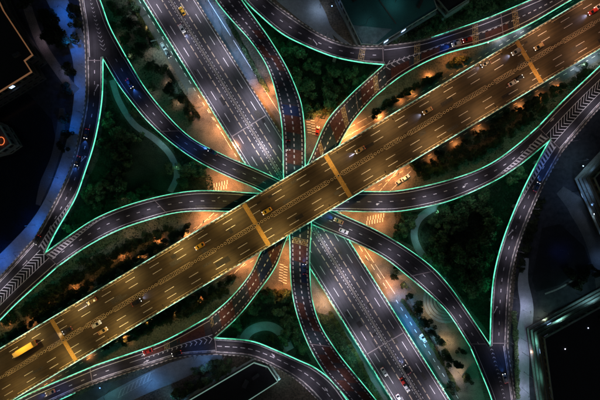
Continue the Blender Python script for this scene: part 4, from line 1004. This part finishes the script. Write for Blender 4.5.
def building(name, label, roofpx, z, storeys, roofm, edge, ledgem=LEDGE, rooftop=(), ledge_out=.9, cat='building', wins=True):
    pts = [tuple(P(x, y, z).xy) for x, y in roofpx]
    root = tag(empty(name, (0, 0, 0)), label, cat, None)
    q = MB(); prism(q, pts, 0, z); q.build('wall', [CONC_D if roofm is ROOF else FACADE, roofm], root)
    q = MB(); rim(q, inset(pts, -.05), .22, z-.3, z+.7); q.build('parapet', edge, root)
    n = len(pts)
    for k in range(1, storeys):
        zz = z*k/storeys
        q = MB(); rim(q, inset(pts, -ledge_out), ledge_out-.02, zz-.16, zz+.16); q.build('ledge', ledgem, root)
    if wins:
        for k in range(storeys):
            zz = z*k/storeys
            for i in range(n):
                a, b = Vector(pts[i]), Vector(pts[(i+1) % n]); d = b-a; L = d.length
                if L < 4: continue
                q = MB(); m_ = int(L/3.2); dn = d.normalized(); nn = Vector((dn.y, -dn.x))
                area = sum(pts[t][0]*pts[(t+1) % n][1]-pts[(t+1) % n][0]*pts[t][1] for t in range(n)); nn = nn if area > 0 else -nn
                for t in range(m_):
                    p = a+dn*((t+.5)*L/m_)+nn*.03; h = z/storeys
                    e = dn*1.1
                    q.poly([(*(p-e), zz+h*.32), (*(p+e), zz+h*.32), (*(p+e), zz+h*.8), (*(p-e), zz+h*.8)], 1 if R.random() < .035 else 0)
                q.build('window_band', [GLASSD, WLIT], root)
    return root, pts
WLIT = emis('window_lit', (.35, .6, 1), 1.6)
EDGE_O = emis('roof_edge_warm', (1, .42, .16), .07)
EDGE_W = emis('roof_edge_pale', (.55, 1, .85), .10)
EDGE_G = mat('roof_edge_grey', (.45, .55, .52), .8, .2, 1)
def units(root, pts, z, n, seed):
    rr = random.Random(seed); xs = [p[0] for p in pts]; ys = [p[1] for p in pts]; k = 0; t = 0
    while k < n and t < 400:
        t += 1; x, y = rr.uniform(min(xs), max(xs)), rr.uniform(min(ys), max(ys))
        if inpoly(x, y, inset(pts, 3)):
            q = MB(); a = rr.choice([.5, .6, 1.1]); q.box((x, y, z+.7), (rr.uniform(1.5, 4), rr.uniform(1.2, 2.4), 1.4), a)
            q.cyl((x, y, z+1.4), (x, y, z+1.65), .5, .5, 10); q.build('roof_unit', mat('unit%d' % seed, (.05, .05, .055), .7, .3, 2) if k == 0 else bpy.data.materials['unit%d' % seed], root); k += 1
b1, p1 = building('office_block', 'black roofed building with thin amber roof edge at the upper left', [(-60, -40), (-20, -40), (4, 11), (33, 55), (25, 61), (32, 72), (0, 92), (-60, 128)], 11, 3, ROOF, EDGE_O, CONC_D)
units(b1, p1, 11, 5, 1)
b2, p2 = building('pavilion', 'small pale roofed corner building at the left border with an orange ring lamp', [(-30, 112), (0, 125), (11.5, 144), (0, 152), (-30, 160)], 8, 2, mat('roof_pale', (.11, .10, .10), .8, .3, .5), EDGE_G)
q = MB()
c = P(1, 141, 8.6)
for i in range(20):
    a0, a1 = 2*math.pi*i/20, 2*math.pi*(i+1)/20
    q.cyl((c.x+1.6*math.cos(a0), c.y+1.9*math.sin(a0), c.z), (c.x+1.6*math.cos(a1), c.y+1.9*math.sin(a1), c.z), .16, .16, 6)
q.build('ring_lamp', emis('ring_orange', (1, .2, .05), .5), b2)
b3, p3 = building('hall', 'hall with broad dark green roof at the top between the ramp and the trees', [(337, -6), (361, 44), (378, 45), (437, 9), (420, -40), (330, -40)], 9, 2, ROOFG, EDGE_G)
q = MB()   # raised ridge seam and a paler sheet painting light on the corner
a, b = P(372, -10, 9), P(396, 24, 9)
q = MB(); d = (b-a).normalized(); n = Vector((-d.y, d.x, 0))*.25
q.poly([tuple(v+Vector((0, 0, h))) for v, h in ((a-n, .25), (b-n, .25), (b+n, .25), (a+n, .25))]); q.build('roof_seam', CONC_D, b3)
q = MB(); q.poly(up([tuple(P(*p, 9.3)) for p in ((352, 25), (392, 29), (376, 43), (363, 43))])); q.build('lit_roof_corner', mat('canopy', (.16, .27, .27), .6, .3, .6), b3)  # light on the lower roof corner, put into a paler sheet
units(b3, p3, 9, 3, 3)
b4, p4 = building('office_block', 'building with a stepped pointed facade of pale ledges at the right border', [(594, 178), (620, 150), (690, 150), (690, 240), (622, 240)], 14, 5, ROOF, LEDGE, LEDGE, ledge_out=1.1)
b5, p5 = building('office_block', 'large black roofed building with pale green ledges at the lower right', [(544, 338), (620, 296), (700, 296), (700, 470), (562, 470)], 15, 5, ROOF, LEDGE, LEDGE, ledge_out=1.0)
units(b5, p5, 15, 6, 5)
b6, p6 = building('workshop', 'low angular dark roof edged in pale lights below the arched ramp', [(188, 401), (254, 362.5), (268, 367), (278, 381.5), (246, 402), (230, 440), (170, 440)], 7, 2, ROOF, EDGE_W, wins=True)
b7, p7 = building('office_block', 'dark building with tall fins at the top right of the green roofed hall', [(436, -2), (448, 12), (470, -2), (470, -40), (430, -40)], 10, 3, ROOF, FACADE)
units(b6, p6, 7, 3, 6)
# annex between lines
q = MB(); pts = [P(x, y, 3) for x, y in ((180, 402), (234, 369), (236, 371), (183, 403))]
ax = tag(empty('low_wall', (0, 0, 0)), 'thin pale green topped wall running beside the angular dark roof', 'wall')
prism(q, [tuple(p.xy) for p in pts], 0, 3, 0, 0); q.build('wall_body', EDGE_G, ax)
# facade floods (lit signs on the facades)
for (px, py, z, c_, pw, ang) in ():
    pass
def wallight(px, py, z, c_, pw, label):
    pw *= .5
    p = P(px, py, z); root = tag(empty('wall_lamp', p), label, 'wall lamp', 'small lamps on the facades')
    q = MB(); q.box((0, 0, 0), (.5, .5, .25)); q.build('housing', POLE, root)
    q = MB(); q.box((0, 0, .16), (.42, .42, .06)); q.build('lamp_glass', emis('wl', c_, 2), root)
    l = bpy.data.lights.new('wall_light', 'POINT'); l.color = c_; l.energy = pw; l.shadow_soft_size = .2
    o = bpy.data.objects.new('wall_light', l); col.objects.link(o); o.parent = root; o.location = (0, 0, .6)
wallight(565, 315, 5, (.5, .65, 1), 60, 'white blue lamp on the left part of the lower right facade')
wallight(571, 311.5, 5, (.5, .65, 1), 60, 'white blue lamp in the middle of the lower right facade')
wallight(577, 307.5, 5, (.5, .65, 1), 60, 'white blue lamp furthest right on the lower right facade')
wallight(531, 352, 3, (1, .6, .4), 120, 'warm lamp at the entrance of the lower right building')
wallight(537, 375, 4, (.3, .8, .7), 110, 'green lamp low on the left facade of the lower right building')
wallight(535, 340, 4, (.3, .8, .7), 80, 'green lamp near the corner of the lower right building')
wallight(552, 326, 4, (.3, .8, .7), 80, 'green lamp just right of the corner of the lower right building')
wallight(583, 166, 4, (.4, .7, 1), 110, 'pale lamp on the upper flank of the pointed facade')
wallight(583, 188, 4, (.2, .45, 1), 110, 'blue lamp on the lower flank of the pointed facade')
wallight(594, 214, 4, (.7, .85, 1), 160, 'bright lamp where the pointed facade reaches the right border')
wallight(430, 2, 6, (.5, .7, 1), 320, 'bright blue white lamp beside the fins at the top')
wallight(332, 6, 4, (.2, .4, 1), 120, 'blue lamp by the left edge of the green roofed hall')
wallight(357, 46, 3, (.8, .95, 1), 60, 'pale lamp at the lower tip of the green roofed hall')
wallight(565, 349, 15, (.8, .8, 1), 2, 'tiny pale lamp alone on the large black roof')
wallight(588, 328, 15, (.6, .7, 1), 2, 'tiny lamp near the right border on the large black roof')
wallight(20, 35, 8, (.05, .3, 1), 160, 'blue lamp on the wall beneath the amber roof edge')
wallight(28, 46, 6, (1, .6, .55), 80, 'pinkish lamp by the entrance canopy of the black roofed building')
wallight(100, 388, 2, (.1, .3, 1), 120, 'blue lamp under the lower left ramp beside the car park')
wallight(560, 71, 4, (.6, .85, 1), 260, 'bright pale lamp under the lower edge of the viaduct at upper right')
wallight(488, 42.5, 3, (.75, .85, 1), 200, 'bright pale lamp in the tip between the viaduct and the hatched ramp')

# facade fins of the top right building
q = MB()
# overhead gantry on the street left of the grey highway
gt = tag(empty('sign_gantry', P(161, 44)), 'slim steel gantry spanning the street left of the upper grey highway', 'gantry')
q = MB(); a = Vector((0, 0, 0)); b = Vector((4.6, 1.6, 0))
q.cyl((-3, -1, 0), (-3, -1, 6), .15); q.build('post', POLE, gt)
q = MB(); q.cyl((-3, -1, 6), (3.2, 1.4, 6), .16); q.cyl((-3, -1, 5.4), (3.2, 1.4, 5.4), .1); q.build('beam', EDGE_G, gt)
for t in (.4, .75):
    q = MB(); q.box((-3+6.2*t, -1+2.4*t-.2, 5.7), (1.6, .12, 1.1), .37); q.build('sign_panel', FACADE, gt)

# ------------------------------------------------------------------ vehicles
def car_meshes(L=4.6, W=1.85, Hh=1.45):
    """body lofted from cross sections, glass house, wheels"""
    q = MB()
    secs = [(-.5, .55, .38, .62), (-.47, .88, .25, .78), (-.30, 1, .2, .86), (0, 1, .2, .88), (.28, .99, .2, .84), (.43, .93, .22, .72), (.5, .70, .36, .56)]
    k = 8
    for (x, wf, z0, z1_) in secs:
        hw = W/2*wf
        for yy, zz in ((-hw*.9, z0), (-hw, z0+.12), (-hw, z1_-.14), (-hw*.86, z1_), (hw*.86, z1_), (hw, z1_-.14), (hw, z0+.12), (hw*.9, z0)): q.v.append((x*L, yy, zz))
    for i in range(len(secs)-1):
        for j in range(k):
            a = i*k+j; b = i*k+(j+1) % k; q.f.append((a, a+k, b+k, b)); q.m.append(0)
    q.f.append(tuple(reversed(range(k)))[::-1]); q.m.append(0); q.f.append(tuple(range((len(secs)-1)*k, len(secs)*k))); q.m.append(0)
    body = q
    g = MB(); hw = W/2*.82
    bot = [(-.40*L, hw*.85), (.24*L, hw*.9)]; 
    g.v = [(-.40*L, -hw*.85, .80), (.25*L, -hw*.92, .80), (.25*L, hw*.92, .80), (-.40*L, hw*.85, .80), (-.27*L, -hw*.72, Hh-.04), (.07*L, -hw*.76, Hh-.02), (.07*L, hw*.76, Hh-.02), (-.27*L, hw*.72, Hh-.04)]
    g.f = [(0, 1, 5, 4), (1, 2, 6, 5), (2, 3, 7, 6), (3, 0, 4, 7), (4, 5, 6, 7)]; g.m = [0]*5
    rf = MB(); rf.box((-.10*L, 0, Hh), (.33*L, W*.64, .06), 0, 0, .93)
    wh = MB(); wh.cyl((0, -.1, 0), (0, .1, 0), .32, .32, 14)
    hl_ = MB(); hl_.box((0, 0, 0), (.16, .36, .14)); tl = MB(); tl.box((0, 0, 0), (.12, .36, .14))
    return body, g, rf, wh, hl_, tl
PAINT = {}
def paint(c):
    if c not in PAINT: PAINT[c] = mat('car_paint', c, .3, .05, 1, spec=.6)
    return PAINT[c]
TYRE = mat('tyre', (.02, .02, .02), .9, .1, 1); RIMM = mat('rim', (.4, .4, .4), .3, .1, 1, metal=.8)
CGL = mat('car_glass', (.02, .025, .03), .1, .1, 1, spec=.7)
HL = emis('headlight', (1, .95, .85), 1.6); TL = emis('taillight', (1, .04, .02), .5)
_b, _g, _r, _w, _h, _t = car_meshes()
_rm = MB(); _rm.cyl((0, -.115, 0), (0, .115, 0), .18, .18, 10)
MESH = {'rim': _rm.mesh('rim', RIMM), 'glass': _g.mesh('windows', CGL), 'wheel': _w.mesh('wheel', TYRE, False), 'hl': _h.mesh('headlight', HL), 'tl': _t.mesh('taillight', TL)}
BODY = {}
def car(px, py, z, ang, color, label, lights=True, beam=None, scale=1.0):
    root = tag(empty('car', P(px, py, z+.02), ang), label, 'car', None); root.scale = (scale,)*3
    if color not in BODY: BODY[color] = (_b.mesh('body', paint(color), False), _r.mesh('roof_panel', paint(color)))
    link('body', BODY[color][0], root); link('windows', MESH['glass'], root); link('roof_panel', BODY[color][1], root)
    for x in (-1.4, 1.42):
        for y in (-.83, .83): o = link('wheel', MESH['wheel'], root); o.location = (x, y, .32); link('rim', MESH['rim'], o)
    for y in (-.6, .6):
        o = link('headlight', MESH['hl'], root); o.location = (2.13, y, .62)
        o = link('taillight', MESH['tl'], root); o.location = (-2.25, y, .66)
    if beam:
        c_, pw = beam
        l = bpy.data.lights.new('beam', 'SPOT'); l.color = c_; l.energy = pw*.45; l.spot_size = math.radians(75); l.spot_blend = 1; l.shadow_soft_size = .15
        o = bpy.data.objects.new('beam', l); col.objects.link(o); o.parent = root; o.location = (2.5, 0, .95)
        o.rotation_euler = (0, math.radians(-70), 0)
    return root
am = math.atan(.598)                     # heading of the viaduct, toward the upper right
zm = lambda px, py: main.pt(main.s_at(px, py), .5)[2]
XEN = (.45, .55, 1)
WH, SIL, BLK, YEL, REDc, TAN, BLU = (.75, .75, .75), (.4, .4, .42), (.03, .03, .035), (.75, .45, .04), (.5, .03, .02), (.5, .35, .18), (.04, .08, .25)
def mcar(px, py, fwd, color, label, beam=None): car(px, py, zm(px, py), am+(0 if fwd else math.pi), color, label, beam=beam)
mcar(360, 150, False, TAN, 'tan car in the upper lanes of the viaduct right of the second amber band', (XEN, 900))
mcar(427, 111, False, TAN, 'tan car in the upper lanes of the viaduct with a pale beam before it', (XEN, 900))
mcar(200, 246, False, YEL, 'yellow taxi in the upper lanes left of the middle amber band')
mcar(267, 211, False, YEL, 'yellow taxi between the two middle amber bands')
mcar(485, 64, False, BLK, 'black car in the outer upper lane near the upper right amber band', (XEN, 300))
mcar(515.5, 52, False, SIL, 'grey car just left of the upper right amber band', (XEN, 700))
mcar(538, 47, False, TAN, 'tan car just right of the upper right amber band')
mcar(512.5, 83, True, WH, 'cream car in the lower lanes left of the upper right amber band')
mcar(518, 79, True, BLK, 'dark car beside the cream car in the lower lanes at right')
mcar(592, 12, False, REDc, 'red car at the top right corner of the viaduct', (XEN, 700))
mcar(598, 7, False, WH, 'white car behind the red car at the top right corner')
mcar(68, 330, False, BLK, 'black car right of the lower left amber band in the upper lanes', (XEN, 700))
mcar(97, 324, True, WH, 'white car beside the median right of the lower left amber band')
mcar(103.5, 330.5, True, TAN, 'cream car in the lower lanes right of the lower left amber band')
mcar(92.5, 301, False, TAN, 'tan car in the outer upper lane at the left part of the viaduct', (XEN, 500))
mcar(137, 302, True, BLK, 'black car just below the median at the left part of the viaduct', (XEN, 400))
# long truck
def truck(px, py, z, ang, label, L=11.0, c=(.75, .45, .08)):
    root = tag(empty('truck', P(px, py, z+.02), ang), label, 'truck', None)
    q = MB(); q.box((-1.2, 0, 2.05), (L-2.8, 2.5, 2.5)); q.box((-1.2, 0, 3.33), (L-3.0, 2.3, .06)); q.build('cargo_box', paint(c), root)
    for i in range(5):
        pass
    q = MB(); q.box((L/2-1.15, 0, 1.55), (1.9, 2.35, 2.0), 0, 0, .88); q.build('cab', paint((.7, .5, .2)), root)
    q = MB(); q.box((L/2-.24, 0, 1.95), (.12, 1.9, .7)); q.build('windscreen', CGL, root)
    q = MB(); q.box((-.2, 0, .62), (L-.8, 1.1, .25)); q.build('chassis', TYRE, root)
    for x in (L/2-1.3, -L/2+3.0, -L/2+1.7):
        for y in (-1.05, 1.05): o = link('wheel', MESH['wheel'], root); o.location = (x, y, .5); o.scale = (1.5, 1.5, 1.5); link('rim', MESH['rim'], o)
    for y in (-.85, .85):
        o = link('headlight', MESH['hl'], root); o.location = (L/2-.1, y, .8)
        o = link('taillight', MESH['tl'], root); o.location = (-L/2+.1, y, .8)
truck(27, 348, zm(27, 348), am+math.pi, 'long yellow truck in the upper lanes left of the lower left amber band')
aA = -math.atan(1/.627)
def acar(px, py, fwd, color, label, beam=None, r=hwA): car(px, py, 6, aA+(0 if fwd else math.pi), color, label, beam=beam)
acar(182.5, 11.5, False, YEL, 'yellow taxi at the top of the grey highway right of the median')
acar(182.2, 29, True, WH, 'white car at the top of the grey highway left of the median', (XEN, 900))
acar(384, 371.5, True, WH, 'white car near the bottom of the grey highway, left lanes')
acar(406.5, 369, False, BLK, 'black car near the bottom of the grey highway, right of the median', (XEN, 700))
acar(403, 382, True, REDc, 'red car near the bottom of the grey highway beside the median')
acar(406, 387, True, WH, 'white car directly below the red car on the grey highway', )
acar(399, 398, True, WH, 'white car at the bottom border on the grey highway')
acar(290.5, 145, False, BLK, 'x') if False else None
def rcar(r, px, py, fwd, color, label, beam=None):
    s = r.s_at(px, py); d = r.dirv(s); car(px, py, r.pt(s, .5)[2], math.atan2(d[1], d[0])+(0 if fwd else math.pi), color, label, beam=beam)
rcar(LM, 288.5, 145.5, True, BLK, 'black car in the left lane of the upright S ramp above the viaduct')
rcar(LM, 304.5, 269, False, BLU, 'blue car in the right lane of the upright S ramp below the viaduct', (BL, 500))
rcar(C, 338.5, 221, False, TAN, 'tan car in the upper lane of the long ramp just right of the viaduct', (BL, 1200))
rcar(C, 343.5, 231, True, WH, 'white car in the lower lane of the long ramp just right of the viaduct')
rcar(E, 78, 161, True, BLK, 'black car on the left curved ramp', (BL, 900))
rcar(E, 87, 134, True, BLU, 'added dark blue car high on the left curved ramp', (BL, 900))  # car added as source of a blue glow on the deck
rcar(DE, 34, 241, True, BLK, 'black car at the left fork by the blue road') if False else rcar(E, 38, 240, True, BLK, 'black car at the left fork beside the blue road')
rcar(KG, 51, 392, True, TAN, 'tan car on the ramp at the lower left corner', (BL, 900))
rcar(KG, 73, 384, True, SIL, 'grey car on the ramp above the lower left corner', (XEN, 700)) if False else None
rcar(KG, 177, 353, True, BLK, 'black car before the bottom fork')
rcar(KG, 148, 351, True, REDc, 'red car on the ramp left of the yellow hatching at the bottom')
rcar(CF, 504.5, 378, False, WH, 'white car on the joined ramp at the lower right', (BL, 250))
rcar(HJ, 467, 40, False, REDc, 'red car on the hatched ramp at the top right')
rcar(HJ, 456, 44, False, WH, 'white car ahead of the red car on the hatched ramp', (BL, 500))
rcar(C, 130, 84, True, BLU, 'added dark blue car high on the long ramp at the upper left', (BL, 900))  # car added for its blue beam; only the glow is visible
rcar(C, 213, 152, False, BLU, 'added dark blue car on the long ramp left of the grey highway', (BL, 900))  # another car added to cast a blue patch
rcar(F, 536, 187, False, BLU, 'added dark blue car on the right curved ramp', (BL, 700))  # added to give this ramp its blue patch
car(317.5, 131, .04, 1.4, REDc, 'red car waiting at the zebra crossing above the viaduct')
car(399, 181.5, .04, .65, SIL, 'silver car on the street between the viaduct and the right S ramp', beam=(XEN, 300))
car(405, 178, .04, .65, WH, 'white car right behind the silver car below the viaduct')
car(164, 47, .04, aA, SIL, 'silver car beneath the gantry left of the grey highway')
car(168, 54, .04, aA, BLK, 'dark car below the gantry left of the grey highway')
car(423, 338, .04, aA+math.pi, WH, 'white car on the blue street right of the lower grey highway')
car(440, 385, .04, aA, SIL, 'silver car near the bottom on the blue street right of the grey highway')
print('objects', len(bpy.data.objects), 'lights', len([o for o in bpy.data.objects if o.type == 'LIGHT']))
